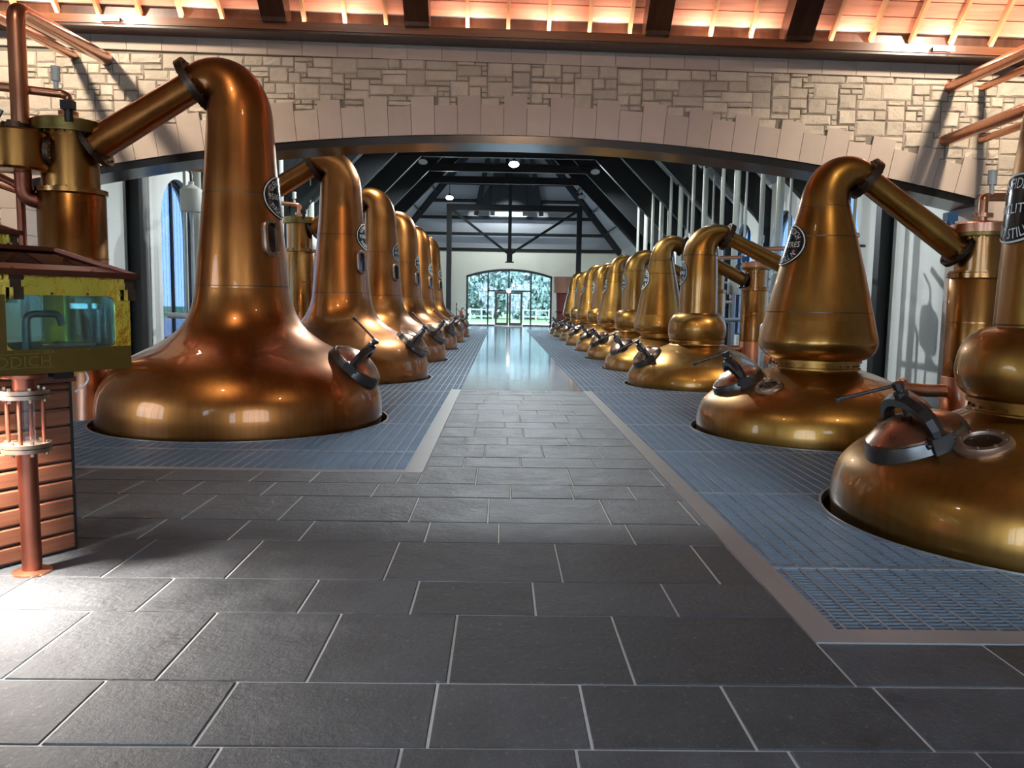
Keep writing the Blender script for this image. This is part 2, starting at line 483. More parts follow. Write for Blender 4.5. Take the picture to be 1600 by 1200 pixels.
def tile(x0, x1, y0, y1, mat, parent, name='tile', g=0.006, h=0.03, ch=0.004, z=0.0):
    x0 += g; x1 -= g; y0 += g; y1 -= g
    if x1-x0 < 0.03 or y1-y0 < 0.03: return
    dz = rnd.uniform(-0.0015, 0.0015)
    mb = MB()
    c = ch
    vs = [(x0,y0,-h),(x1,y0,-h),(x1,y1,-h),(x0,y1,-h),(x0,y0,-c),(x1,y0,-c),(x1,y1,-c),(x0,y1,-c),
          (x0+c,y0+c,0),(x1-c,y0+c,0),(x1-c,y1-c,0),(x0+c,y1-c,0)]
    fs = [(0,1,5,4),(1,2,6,5),(2,3,7,6),(3,0,4,7),(4,5,9,8),(5,6,10,9),(6,7,11,10),(7,4,8,11),(8,9,10,11)]
    mb.add([(a,b,cz+z+dz) for a,b,cz in vs], fs)
    return mb.build(name, mat, parent)

rows = []
y = 2.722 - 1.2365*2
while y < YS - 0.1:
    rows.append((y, y+0.494)); rows.append((y+0.494, min(y+1.2365, YS))); y += 1.2365
joints = {3: [-1.634,-1.086,-.245,.355,.956,1.608], 0: []}
J = [[-1.634,-1.086,-.245,.355,.956,1.608],[-2.07,-1.433,-.799,-.203,.594,1.539],[-2.648,-1.854,-1.028,-.449,.203,.948],
     [-2.276,-1.567,-.658,.381,1.3],[-2.41,-1.806,-1.336,-.494,.006,.932],[-3.027,-2.306,-1.611,-.655,-.076,.834],
     [-3.119,-2.593,-1.96,-1.054,.103,.625,1.148],[-3.023,-2.208,-1.678,-.91,-.205,.667],[-.35,.22,.95],[-.156,.47,1.1],[-.4,.096,.8],
     [-.3,.298,1.0],[.072,.73],[-.3,.289,.95],[.051,.553,1.1],[-.35,.281,.9],[-.261,.35,1.0],[-.2,.401],[-.032,.6],[-.4,.2,.85]]
for i, (a, b) in enumerate(rows):
    if b - a < 0.05: continue
    j = list(J[i-4]) if 0 <= i-4 < len(J) else [rnd.uniform(-.3,.3)]
    wide = a < YL
    lo, hi = (-5.6, 4.2) if wide else (CX0, CX1)
    if wide:
        while j[0] > lo: j.insert(0, j[0]-rnd.uniform(0.55, 0.92))
        while j[-1] < hi: j.append(j[-1]+rnd.uniform(0.55, 0.92))
    else:
        j = [CX0] + [q for q in j if CX0+0.1 < q < CX1-0.1] + [CX1]
    for p, q in zip(j[:-1], j[1:]):
        parts = [(p, q, a, b)]
        out = []
        for (x0, x1, y0, y1) in parts:      # right of the walkway the slate stops at the grating
            if y1 > YR and x1 > CX1:
                if x0 < CX1: out.append((x0, CX1, y0, y1))
                if y0 < YR: out.append((max(x0, CX1), x1, y0, YR))
            else: out.append((x0, x1, y0, y1))
        parts = out; out = []
        for (x0, x1, y0, y1) in parts:
            if y1 > YL and x0 < CX0:
                if x1 > CX0: out.append((CX0, x1, y0, y1))
                if y0 < YL: out.append((x0, min(x1, CX0), y0, YL))
            else: out.append((x0, x1, y0, y1))
        for r in out: tile(*r, M['slate'], floor)

mb = MB(); mb.box(CX0, CX1, YS, 49, PIT, -0.006); mb.box(HL, HR, 49, YF+0.3, PIT, -0.006)
floor2 = struct(mb.build('floor_rear', M['grout']))
y = YS
while y < 48.9:
    y2 = min(y+1.93, 49)
    tile(CX0, CX1, y, y2, M['polished'], floor2, 'slab', 0.003, 0.03, 0.002)
    y = y2
for k in range(4):
    tile(HL, HR, 49+k*2.05, 49+(k+1)*2.05, M['polished'], floor2, 'slab', 0.003, 0.03, 0.002)

# ---- stills and condensers: where they stand (needed for the holes in the gratings)
WASH = [(-3.44, 10.70), (-3.36, 16.85), (-3.36, 22.25), (-3.35, 27.8), (-3.34, 32.8), (-3.33, 37.9)]
SPIRIT = [(4.18, 5.93, 'ball_f'), (4.12, 10.28, 'lantern_f')] + [(4.0, 16.15+3.88*k, ('ball', 'lantern')[k % 2]) for k in range(8)]
RAD = {'wash': 1.905, 'ball_f': 1.585, 'lantern_f': 1.57, 'ball': 1.45, 'lantern': 1.43}
CONDL = -2.22; CONDR = {'ball_f': 2.1, 'lantern_f': 2.05, 'ball': 2.4, 'lantern': 2.4}
holesL = [(x, y, RAD['wash']) for x, y in WASH] + [(x+CONDL, y, 0.5) for x, y in WASH]
holesR = [(x, y, RAD[k]) for x, y, k in SPIRIT] + [(x+CONDR[k], y, 0.46) for x, y, k in SPIRIT]

def spans(lo, hi, cuts):
    cuts = sorted(cuts); cur = lo; out = []
    for a, b in cuts:
        if a > cur: out.append((cur, min(a, hi)))
        cur = max(cur, b)
        if cur >= hi: break
    if cur < hi: out.append((cur, hi))
    return [(a, b) for a, b in out if b-a > 0.01]

def grating(label, x0, x1, y0, y1, holes, frame, step, inner):
    root = tag(empty('floor_grating', ((x0+x1)/2, y0, 0)), label, 'grating')
    Mi = Matrix.Translation((-(x0+x1)/2, -y0, 0))
    hs = [h for h in holes if h[1]+h[2] > y0 and h[1]-h[2] < y1]
    bb = MB(); n = int((y1-y0)/step)
    for k in range(n+1):
        yy = y0 + 0.01 + k*step
        cuts = []
        for hx, hy, r in hs:
            d = r*r-(yy-hy)**2
            if d > 0: s = math.sqrt(d); cuts.append((hx-s, hx+s))
        for a, b in spans(x0, x1, cuts):
            bb.box(a, b, yy-0.0045, yy+0.0045, -0.016, -0.003, Mi)
    stuff(bb.build('bearing_bars', M['grate'], root))
    cb = MB(); xx = x0+0.05
    while xx < x1:
        cuts = []
        for hx, hy, r in hs:
            d = r*r-(xx-hx)**2
            if d > 0: s = math.sqrt(d); cuts.append((hy-s, hy+s))
        for a, b in spans(y0, y1, cuts):
            cb.box(xx-0.006, xx+0.006, a, b, -0.012, 0.0, Mi)
        xx += 0.112
    stuff(cb.build('cross_bars', M['grate_rim'], root))
    yy = y0 + 0.95
    while yy < y1:          # seams between the panels
        cuts = []
        for hx, hy, r in hs:
            d = r*r-(yy-hy)**2
            if d > 0: s = math.sqrt(d); cuts.append((hx-s, hx+s))
        for a, b in spans(x0, x1, cuts):
            sb = MB(); sb.box(a, b, yy-0.014, yy+0.014, -0.05, 0.001, Mi); sb.build('panel_edge', M['grate_rim'], root)
        yy += 1.95
    for hx, hy, r in hs:
        rb = MB(); rb.lathe([(r-0.008,-0.06),(r+0.012,-0.06),(r+0.012,0.004),(r-0.008,0.004),(r-0.008,-0.06)], 64, Mi @ Matrix.Translation((hx,hy,0)), False)
        rb.build('rim', M['grate_rim'], root, True)
    if frame:
        for f in frame:
            fb = MB(); fb.box(*f, -0.06, 0.004, Mi); fb.build('frame_strip', M['frame_strip'], root)
    return root

w = 0.165
grating('blue-grey steel floor grating around the nearest left still', HL, CX0-w, YL+0.1, YS, holesL,
        [(-8.0, CX0, YL, YL+0.1), (CX0-w, CX0, YL+0.1, YS)], 0.045, 1)
grating('blue-grey steel floor grating around the two nearest right stills', CX1+w, HR-0.1, YR+0.16, YS, holesR,
        [(CX1, HR-0.1, YR, YR+0.16), (CX1, CX1+w, YR+0.16, YS)], 0.045, -1)
grating('grey steel floor grating under the left stills beyond the arch', HL, CX0, YS, 49, holesL, None, 0.055, 1)
grating('grey steel floor grating under the right stills beyond the arch', CX1, HR, YS, 49, holesR, None, 0.055, -1)

# ---- front hall shell
wl = wall('wall_left', M['cream_plain'], 'y', -3.7, 14.6, PIT, 15, -11.3, -11.0, [(1.5, 6.5, 0.5, round_head(1.5,6.5,2.9,1.3))])
wr = wall('wall_right', M['cream_plain'], 'y', -3.7, 14.6, PIT, 15, 11.0, 11.3, [])
wb = wall('wall_back', M['cream_plain'], 'x', -11.3, 11.3, PIT, 15, -3.9, -3.6,
          [(-6.6, -0.6, 0.1, seg_head(-6.6,-0.6,3.8,0.8)), (0.6, 6.6, 0.1, seg_head(0.6,6.6,3.8,0.8))])

def glazing(name, axis, a, b, sill, head, c, nm, transoms=(), mat='frame_dark', fw=0.07, pane='glass_clear'):
    """arched window: outer frame, mullions, panes"""
    root = struct(empty(name, (0,0,0)))
    fr = MB(); n = 24
    for k in range(n):
        p = a+(b-a)*k/n; q = a+(b-a)*(k+1)/n
        prism(fr, axis, p, q, head(p)-fw*1.5, head(q)-fw*1.5, head(p), head(q), c-0.05, c+0.05)
    prism(fr, axis, a, a+fw, sill, sill, head(a)+0.02, head(a+fw), c-0.05, c+0.05)
    prism(fr, axis, b-fw, b, sill, sill, head(b-fw), head(b)+0.02, c-0.05, c+0.05)
    prism(fr, axis, a, b, sill, sill, sill+fw, sill+fw, c-0.05, c+0.05)
    fr.build('window_frame', M[mat], root)
    us = [a+(b-a)*k/(nm+1) for k in range(nm+2)]
    for u in us[1:-1]:
        m = MB(); prism(m, axis, u-fw*0.45, u+fw*0.45, sill, sill, head(u)-0.03, head(u)-0.03, c-0.04, c+0.04); m.build('mullion', M[mat], root)
    for t in transoms:
        m = MB(); prism(m, axis, a, b, t-fw*0.4, t-fw*0.4, t+fw*0.4, t+fw*0.4, c-0.04, c+0.04); m.build('transom', M[mat], root)
    for p, q in zip(us[:-1], us[1:]):
        m = MB()
        for k in range(6):
            s = p+(q-p)*k/6; e = p+(q-p)*(k+1)/6
            prism(m, axis, s, e, sill+fw, sill+fw, max(sill+fw+.01,head(s)-fw), max(sill+fw+.01,head(e)-fw), c-0.004, c+0.004)
        m.build('pane', M[pane], root)
    return root

glazing('window_5', 'y', 1.5, 6.5, 0.5, round_head(1.5,6.5,2.9,1.3), -11.15, 3, (2.4,))
glazing('window_6', 'x', -6.6, -0.6, 0.1, seg_head(-6.6,-0.6,3.8,0.8), -3.75, 4, (2.6,))
glazing('window_7', 'x', 0.6, 6.6, 0.1, seg_head(0.6,6.6,3.8,0.8), -3.75, 4, (2.6,))

# ---- stone wall with the segmental arch
AH = 8.18
ws = wall('wall_stone', M['mortar'], 'x', -11.2, 11.2, PIT, 6.45, YW0, YW1, [(-AH, AH, PIT, zarch)])
mb = MB(); mb.box(-11.2, 11.2, 14.35, 14.64, 6.4, 13.5)
mb.build('upper_wall', M['cream_plain'], ws)
for a, b in ((-11.2, HL-0.02), (HR+0.02, 11.2)):
    mb = MB(); mb.box(a, b, 14.645, 14.66, PIT, 13.5); mb.build('rear_lining', M['cream_plain'], ws)
# voussoirs, alternately tall and short, radial joints
nv = 42
vh = {}
for k in range(nv):
    a0 = -AH + 2*AH*k/nv; a1 = -AH + 2*AH*(k+1)/nv
    h = 0.64 if k % 2 else 0.49
    h += rnd.uniform(-0.01, 0.01)
    vh[k] = h
    def rad(x, hh): # point hh above the intrados along the radius
        z = zarch(x); R = 37.0; cz = 4.45-R
        d = Vector((x, z-cz)).normalized()
        # joints lean a little more than the true radius, as in the wall
        return (x + d.x*hh*1.0, z + d.y*hh)
    g = 0.004
    q = [rad(a0+g, 0.0), rad(a1-g, 0.0), rad(a1-g, h), rad(a0+g, h)]
    y0 = YW0-0.045+rnd.uniform(-0.003,0.003); y1 = YW0+0.1
    m = MB()
    vs = [(u,y0,v) for u,v in q]+[(u,y1,v) for u,v in q]
    m.add(vs, [(0,1,2,3),(7,6,5,4),(0,4,5,1),(1,5,6,2),(2,6,7,3),(3,7,4,0)])
    m.build('voussoir', M['ashlar'], ws)
# cornice blocks
x = -11.0
while x < 11.0:
    L_ = 0.585
    m = MB(); g = 0.004
    q = [(x+g, 5.63+tz(x)), (x+L_-g, 5.63+tz(x+L_)), (x+L_-g, 5.86+tz(x+L_)), (x+g, 5.86+tz(x))]
    vs = [(u,YW0-0.06,v) for u,v in q]+[(u,YW0+0.1,v) for u,v in q]
    m.add(vs, [(0,1,2,3),(7,6,5,4),(0,4,5,1),(1,5,6,2),(2,6,7,3),(3,7,4,0)])
    m.build('cornice_block', M['ashlar'], ws)
    x += L_
# jamb quoins
for s in (-1, 1):
    z = 0.0; k = 0
    while z < 3.52:
        h = 0.44
        wdt = 0.55 if k % 2 else 0.36
        m = MB()
        xa, xb = (AH-0.01, AH+wdt) if s > 0 else (-AH-wdt, -AH+0.01)
        m.box(xa, xb, YW0-0.045, YW1+0.01, z+0.004, min(z+h, 3.54)-0.004)
        m.build('quoin', M['ashlar'], ws)
        z += h; k += 1
# random rubble stones, packed on a small grid
CW, CH = 0.105, 0.087
gx0, gx1, gz0, gz1 = -9.0, 9.45, 1.5, 5.72
NX, NZ = int((gx1-gx0)/CW), int((gz1-gz0)/CH)
def free(i, k):
    x = gx0+(i+.5)*CW; z = gz0+(k+.5)*CH
    if z > 5.63+tz(x)+0.03: return False
    if abs(x) < AH:
        v = int((x+AH)/(2*AH)*nv); v = max(0, min(nv-1, v))
        return z > zarch(x)+vh[v]-0.03
    return abs(x) > AH+0.30 or z > 3.5
occ = [[not free(i,k) for k in range(NZ)] for i in range(NX)]
stones = []
SZ = [(5,3),(4,3),(3,3),(5,2),(4,2),(3,2),(6,2),(2,2),(3,1),(4,1),(2,1),(1,1)]
SWT = [3,6,5,7,8,9,2,5,6,4,4,1]
for k in range(NZ-1, -1, -1):
    for i in range(NX):
        if occ[i][k]: continue
        order = []
        pool = list(zip(SZ, SWT))
        while pool:
            t = rnd.choices(range(len(pool)), [p[1] for p in pool])[0]
            order.append(pool.pop(t)[0])
        for (w_, h_) in order:
            if i+w_ > NX or k-h_+1 < 0: continue
            if all(not occ[a][b] for a in range(i,i+w_) for b in range(k-h_+1,k+1)):
                for a in range(i,i+w_):
                    for b in range(k-h_+1,k+1): occ[a][b] = True
                stones.append((i, k-h_+1, w_, h_))
                break
def stone_mesh(mb, x0, x1, z0, z1):
    g = 0.007
    x0 += g; x1 -= g; z0 += g; z1 -= g
    j = lambda s: rnd.uniform(-s, s)
    pr = rnd.uniform(0.012, 0.035)
    nx = 4 if x1-x0 > 0.25 else 3; nz = 3
    vs = []; fs = []
    cx = [(x0+j(.006), z0+j(.006)), (x1+j(.006), z0+j(.006)), (x1+j(.006), z1+j(.006)), (x0+j(.006), z1+j(.006))]
    for (yy) in (YW0+0.03, YW0-0.004):
        vs += [(c[0], yy, c[1]) for c in cx]
    fs += [(0,1,5,4),(1,2,6,5),(2,3,7,6),(3,0,4,7)]
    base = len(vs)
    for b in range(nz):
        for a in range(nx):
            u = 0.07+0.86*a/(nx-1); v = 0.1+0.8*b/(nz-1)
            px = (cx[0][0]*(1-u)+cx[1][0]*u)*(1-v)+(cx[3][0]*(1-u)+cx[2][0]*u)*v
            pz = (cx[0][1]*(1-u)+cx[1][1]*u)*(1-v)+(cx[3][1]*(1-u)+cx[2][1]*u)*v
            vs.append((px, YW0-0.004-pr*rnd.uniform(0.55,1.25), pz))
    for b in range(nz-1):
        for a in range(nx-1):
            o = base+b*nx+a
            fs.append((o, o+1, o+nx+1, o+nx))
    bl, br, tl, tr = base, base+nx-1, base+(nz-1)*nx, base+nz*nx-1
    fs.append(tuple([4,5]+[br-a for a in range(nx)]))
    fs.append(tuple([5,6]+[tr-b*nx for b in range(nz)]))
    fs.append(tuple([6,7]+[tl+a for a in range(nx)]))
    fs.append(tuple([7,4]+[bl+b*nx for b in range(nz)]))
    mb.add(vs, fs)
stones.sort(key=lambda s: -(s[2]*s[3]) + (1000 if (gz0+s[1]*CH < 2.4 or abs(gx0+s[0]*CW+0.25) > 8.95) else 0))
rest = MB()
for n, (i, k, w_, h_) in enumerate(stones):
    r = (gx0+i*CW, gx0+(i+w_)*CW, gz0+k*CH, gz0+(k+h_)*CH)
    if n < 300:
        m = MB(); stone_mesh(m, *r); m.build('stone', M['stone'], ws)
    else:
        stone_mesh(rest, *r)
stuff(rest.build('small_stones', M['stone'], ws))

# steel band under the arch
mb = MB(); n = 60
for k in range(n):
    p = -AH+2*AH*k/n; q = -AH+2*AH*(k+1)/n
    prism(mb, 'x', p, q, zarch(p)-0.135, zarch(q)-0.135, zarch(p)+0.004, zarch(q)+0.004, YW0-0.02, YW1)
struct(mb.build('trim_1', M['steel_band']))

# ---- timber roof of the front hall
ce = struct(empty('ceiling', (0,0,0)))
def shear(mb):
    mb.v = [(x, y, z+tz(x)) for x, y, z in mb.v]
    return mb
RX = 11.05
s2 = math.sqrt(0.5)
def slope_pt(s, off=0):     # s metres up the slope from the eaves, off below the boards
    return (13.62 - s*s2 - off*s2, 6.28 + s*s2 - off*s2)
bw = 0.262
for k in range(46):
    s0, s1 = k*bw, (k+1)*bw - 0.02
    if slope_pt(s0)[0] < 5.0: break
    m = MB()
    (ya, za), (yb, zb) = slope_pt(s0, 0.012), slope_pt(s1, 0.0)
    (yc, zc), (yd, zd) = slope_pt(s1, -0.03), slope_pt(s0, -0.03)
    vs = [(-RX,ya,za),(-RX,yb,zb),(-RX,yc,zc),(-RX,yd,zd),(RX,ya,za),(RX,yb,zb),(RX,yc,zc),(RX,yd,zd)]
    m.add(vs, [(0,1,2,3),(7,6,5,4),(0,4,5,1),(1,5,6,2),(2,6,7,3),(3,7,4,0)])
    shear(m).build('board', M['board'], ce)
m = MB()
(ya, za), (yb, zb) = slope_pt(-0.05, -0.05), slope_pt(12.15, -0.05)
m.add([(-RX-.3,ya,za),(RX+.3,ya,za),(RX+.3,yb,zb),(-RX-.3,yb,zb),(-RX-.3,ya,za+.2),(RX+.3,ya,za+.2),(RX+.3,yb,zb+.2),(-RX-.3,yb,zb+.2)],
      [(0,1,2,3),(7,6,5,4),(0,4,5,1),(1,5,6,2),(2,6,7,3),(3,7,4,0)])
shear(m).build('underlay', M['black_trim'], ce)
m = MB()
m.add([(-RX-.3,yb,zb),(RX+.3,yb,zb),(RX+.3,-3.8,6.0),(-RX-.3,-3.8,6.0),(-RX-.3,yb,zb+.2),(RX+.3,yb,zb+.2),(RX+.3,-3.8,6.2),(-RX-.3,-3.8,6.2)],
      [(0,1,2,3),(7,6,5,4),(0,4,5,1),(1,5,6,2),(2,6,7,3),(3,7,4,0)])
m.build('rear_slope', M['board'], ce)
beams = [(-3.72, 0.40), (-1.42, 0.40), (2.47, 0.40), (4.78, 0.44), (-8.6, 0.42), (9.6, 0.42)]
x = -10.7
while x < 10.8:
    if not any(abs(x-b) < bw_/2+0.1 for b, bw_ in beams):
        m = MB(); a = slope_pt(-0.14, 0.055); b = slope_pt(11.6, 0.055)
        m.bar((x, a[0], a[1]), (x, b[0], b[1]), 0.06, 0.095, (0,-s2,-s2))
        shear(m).build('batten', M['batten'], ce)
    x += 0.672
for b, bw_ in beams:
    m = MB(); p = slope_pt(0.05, 0.2); q = slope_pt(11.7, 0.2)
    m.bar((b, p[0], p[1]), (b, q[0], q[1]), bw_, 0.36, (0,-s2,-s2))
    shear(m).build('principal_rafter', M['beam'], ce)
    m = MB(); m.box(b-bw_/2+0.01, b+bw_/2-0.01, 13.30, 13.75, 6.0, 6.42)
    shear(m).build('rafter_foot', M['beam'], ce)
m = MB(); m.box(-RX, RX, 13.70, 13.86, 5.98, 6.34); shear(m).build('fascia', M['beam'], ce)
m = MB(); m.box(-RX, RX, 13.42, 13.86, 5.86, 5.905); shear(m).build('soffit_board', M['beam'], ce)
m = MB(); m.box(-RX, RX, 13.40, 13.50, 5.90, 6.03); shear(m).build('ledge', M['ledge'], ce)
m = MB(); m.box(-RX, RX, 13.50, 13.70, 5.90, 5.96); shear(m).build('ledge_shelf', M['ledge'], ce)
for x in (-7.6, -5.05, -2.6, -0.55, 0.75, 1.75, 3.3, 4.1, 5.8, 7.4, 9.0):   # uplights lying on the ledge
    m = MB(); m.box(x-0.25, x+0.25, 13.53, 13.60, 5.96+tz(x), 5.99+tz(x)); m.build('uplight', M['gunmetal'], ce)
    lamp('uplight_glow', 'AREA', (x, 13.565, 6.0+tz(x)), (x, 13.2, 6.9), 5, (1.0, 0.80, 0.66), (0.45, 0.05))

for x in (-9.5, -7.5, -5.5, -3.5, -1.5, 0.5, 2.5, 4.5, 6.5, 8.5):      # added strips behind the ledge, an even warm wash over the boards
    m = MB(); m.box(x-0.95, x+0.95, 13.61, 13.66, 5.96+tz(x), 5.985+tz(x)); m.build('added_wash_strip', M['gunmetal'], ce)
    lamp('added_wash_light', 'AREA', (x, 13.635, 6.0+tz(x)), (x, 13.0, 6.9), 8, (1.0, 0.76, 0.62), (1.9, 0.04))

# ---- still hall beyond the arch
def bays(a0):
    return [(a0+4.0*k, a0+4.0*k+2.15) for k in range(7)]
WIN = bays(19.0)
ops = [(a, b, 0.6, round_head(a, b, 3.45, 1.05)) for a, b in WIN]
# wall tops follow the eaves
hl = wall('wall_hall_left', M['cream_wall'], 'y', 14.64, YF+0.3, PIT, EAVE+0.45, HL-0.35, HL, ops)
hr = wall('wall_hall_right', M['cream_wall'], 'y', 14.64, YF+0.3, PIT, EAVE+0.45, HR, HR+0.35, ops)
FO = (-2.5, 3.62, 0.0, seg_head(-2.5, 3.62, 3.55, 0.5))
hf = wall('wall_far', M['cream_plain'], 'x', HL-0.3, HR+0.3, PIT, FE, YF, YF+0.3, [FO])
TR = [17.4+4.0*k for k in range(8)]
for i, y in enumerate(TR):
    for w_, x in ((hl, HL+0.13), (hr, HR-0.13)):
        m = MB(); m.box(x-0.14, x+0.14, y-0.02, y+0.02, PIT, EAVE+0.2)
        m.box(x-0.15, x-0.125, y-0.13, y+0.13, PIT, EAVE+0.2); m.box(x+0.125, x+0.15, y-0.13, y+0.13, PIT, EAVE+0.2)
        m.build('column', M['black_steel'], w_)
n = 2
for i, (a, b) in enumerate(WIN[:3]):
    glazing('window_%d' % (20+2*i), 'y', a, b, 0.6, round_head(a,b,3.45,1.05), HL-0.2, 1, (), 'frame_dark', 0.06, 'glass_blue')
    glazing('window_%d' % (21+2*i), 'y', a, b, 0.6, round_head(a,b,3.45,1.05), HR+0.2, 1, (), 'frame_dark', 0.06, 'glass_blue')
for i, (a, b) in enumerate(WIN[3:]):
    glazing('window_%d' % (30+2*i), 'y', a, b, 0.6, round_head(a,b,3.45,1.05), HL-0.2, 1, (), 'frame_dark', 0.06, 'glass_blue')
    glazing('window_%d' % (31+2*i), 'y', a, b, 0.6, round_head(a,b,3.45,1.05), HR+0.2, 1, (), 'frame_dark', 0.06, 'glass_blue')

cr_ = struct(empty('ceiling_rear', (0,0,0)))
RZ = EAVE + HW + 0.35                       # ridge
YA = YF - (RZ - FE)                         # hip apex
def slab(name, pts, mat, t=0.12):
    m = MB(); n = len(pts)
    m.add([p for p in pts]+[(p[0],p[1],p[2]+t) for p in pts],
          [tuple(range(n)), tuple(range(2*n-1, n-1, -1))]+[(i,(i+1)%n,(i+1)%n+n,i+n) for i in range(n)])
    return m.build(name, mat, cr_)
hx = HW - (FE - EAVE - 0.35)
slab('roof_panel', [(HL,14.4,EAVE+.35),(HC,14.4,RZ),(HC,YA,RZ),(HC-hx,YF+.2,FE),(HL,YF+.2,EAVE+.35)], M['roof_panel'])
slab('roof_panel', [(HR,14.4,EAVE+.35),(HC,14.4,RZ),(HC,YA,RZ),(HC+hx,YF+.2,FE),(HR,YF+.2,EAVE+.35)], M['roof_panel'])
slab('roof_panel', [(HC-hx,YF+.2,FE),(HC,YA,RZ),(HC+hx,YF+.2,FE)], M['roof_panel'])
m = MB()
for s in (-1, 1): pass
def ibeam(m, a, b, w, h, up):
    a = Vector(a); b = Vector(b); u = Vector(up).normalized()
    m.bar(a, b, w*0.35, h, up)
    m.bar(a-u*h/2, b-u*h/2, w, 0.03, up); m.bar(a+u*h/2, b+u*h/2, w, 0.03, up)
for i, y in enumerate(TR):
    t = empty('truss', (0, y, 0), 0, cr_)
    for s in (-1, 1):
        up = (s*s2, 0, s2)
        m = MB(); o = 0.72
        ibeam(m, (HC+s*(HW-0.1), 0, EAVE+0.35-o), (HC, 0, RZ-o), 0.26, 0.86, up)
        m.build('rafter', M['black_steel'], t)
        if i < 2: continue
        m = MB(); m.bar((HC+s*(HW-0.05),0,EAVE-0.95), (HC+s*(HW-1.5),0,EAVE+0.95), 0.16, 0.3, up)
        m.build('haunch', M['black_steel'], t)
    m = MB(); zc = 8.45; hw = HW-(zc-EAVE-0.35)-0.3
    ibeam(m, (HC-hw, 0, zc), (HC+hw, 0, zc), 0.22, 0.36, (0,0,1)); m.build('collar', M['black_steel'], t)
    if y > 30:
        m = MB(); m.bar((HC, 0, zc), (HC, 0, RZ-0.5), 0.16, 0.16, (0,1,0)); m.build('king_post', M['black_steel'], t)
for s in (-1, 1):
    for k in range(1, 7):
        d = HW*k/7.0
        m = MB(); z = EAVE+0.35+d
        yend = YF - max(0, (z-FE)) - 0.1
        m.bar((HC+s*(HW-d)-s*0.07, 14.7, z-0.09), (HC+s*(HW-d)-s*0.07, yend, z-0.09), 0.08, 0.18, (s*s2,0,s2))
        m.build('purlin', M['black_steel'], cr_)
for k in range(0, 7):
    z = FE + 0.05 + 1.0*k; y = YF-(z-FE)
    m = MB(); w_ = hx-(z-FE)
    if w_ < 0.4: break
    m.bar((HC-w_, y-0.08, z-0.08), (HC+w_, y-0.08, z-0.08), 0.10, 0.20, (0,-s2,s2)); m.build('hip_purlin', M['black_steel'], cr_)
for dx in (-2.2, -1.1, 1.1, 2.2):
    m = MB(); z1 = FE+2.4; z2 = RZ-abs(dx)-0.3
    m.bar((HC+dx*1.0+0.2, YF-(z1-FE)-0.25, z1-0.25), (HC+dx*0.6+0.2, YF-(z2-FE)-0.25, z2-0.25), 0.22, 0.3, (0,-s2,s2)); m.build('hip_rafter', M['black_steel'], cr_)
for s in (-1, 1):
    m = MB(); m.bar((HC+s*hx, YF, FE-0.25), (HC, YA, RZ-0.3), 0.25, 0.4, (0,-s2,s2)); m.build('hip_rafter', M['black_steel'], cr_)
m = MB(); pts = [(-1.7,8.0),(2.9,8.0),(1.4,10.3),(-0.3,10.3)]
v_ = [(x_, YF-(z_-FE)-0.12, z_-0.12) for x_, z_ in pts]
m.add(v_+[(a_,b_-0.05,c_-0.05) for a_,b_,c_ in v_], [(0,1,2,3),(7,6,5,4),(0,4,5,1),(1,5,6,2),(2,6,7,3),(3,7,4,0)]); m.build('louvre_panel', M['black_steel'], cr_)
# hip frame: two columns, beam, king post with braces
t = empty('hip_frame', (0, 52, 0), 0, cr_)
for x in (-3.42, 4.98):
    m = MB(); m.box(x-0.16, x+0.16, -0.15, 0.15, 0.0, 7.9); m.build('column', M['black_steel'], t)
m = MB(); ibeam(m, (-3.6,0,7.72), (5.1,0,7.72), 0.25, 0.36, (0,0,1)); m.build('beam', M['black_steel'], t)
m = MB(); m.bar((0.5,0,10.6), (0.5,0,4.6), 0.22, 0.22, (0,1,0)); m.box(0.32,0.68,-0.06,0.06,4.25,5.1); m.box(0.22,0.78,-0.12,0.12,4.22,4.3)
m.build('king_post', M['black_steel'], t)
for x in (-3.3, 4.85):
    m = MB(); m.bar((0.5,0,4.75), (x,0,7.6), 0.16, 0.18, (0,1,0)); m.build('brace', M['black_steel'], t)

# ---- glazed end wall and doors
root = struct(empty('window_1', (0, YF+0.1, 0)))
hd = FO[3]
def X(m, *a): prism(m, 'x', *a)
m = MB(); n = 24; a, b = FO[0], FO[1]
for k in range(n):
    p = a+(b-a)*k/n; q = a+(b-a)*(k+1)/n
    X(m, p, q, hd(p)-0.17, hd(q)-0.17, hd(p), hd(q), -0.07, 0.07)
X(m, a, a+0.13, 0, 0, hd(a), hd(a+.13), -0.07, 0.07); X(m, b-0.13, b, 0, 0, hd(b-.13), hd(b), -0.07, 0.07)
X(m, a, -0.45, 0, 0, 0.09, 0.09, -0.07, 0.07); X(m, 1.55, b, 0, 0, 0.09, 0.09, -0.07, 0.07)
m.build('window_frame', M['frame_dark'], root)
for u, lo in ((-0.95,0), (2.12,0), (0.54,2.5)):
    m = MB(); X(m, u-0.05, u+0.05, lo, lo, hd(u)-0.1, hd(u)-0.1, -0.06, 0.06); m.build('mullion', M['frame_dark'], root)
m = MB(); X(m, -0.95, 2.12, 2.44, 2.44, 2.54, 2.54, -0.06, 0.06); m.build('transom', M['frame_dark'], root)
for (p, q, lo, hi) in ((a+.13,-1.0,.09,None),(2.17,b-.13,.09,None),(-.9,.49,2.54,None),(.59,2.07,2.54,None),(-.9,-.47,.05,2.44),(1.57,2.07,.05,2.44)):
    m = MB()
    for k in range(6):
        s = p+(q-p)*k/6; e = p+(q-p)*(k+1)/6
        X(m, s, e, lo, lo, hi or hd(s)-0.15, hi or hd(e)-0.15, -0.005, 0.005)
    m.build('pane', M['glass_clear'], root)
door = struct(empty('door_1', (0.54, YF+0.06, 0)))
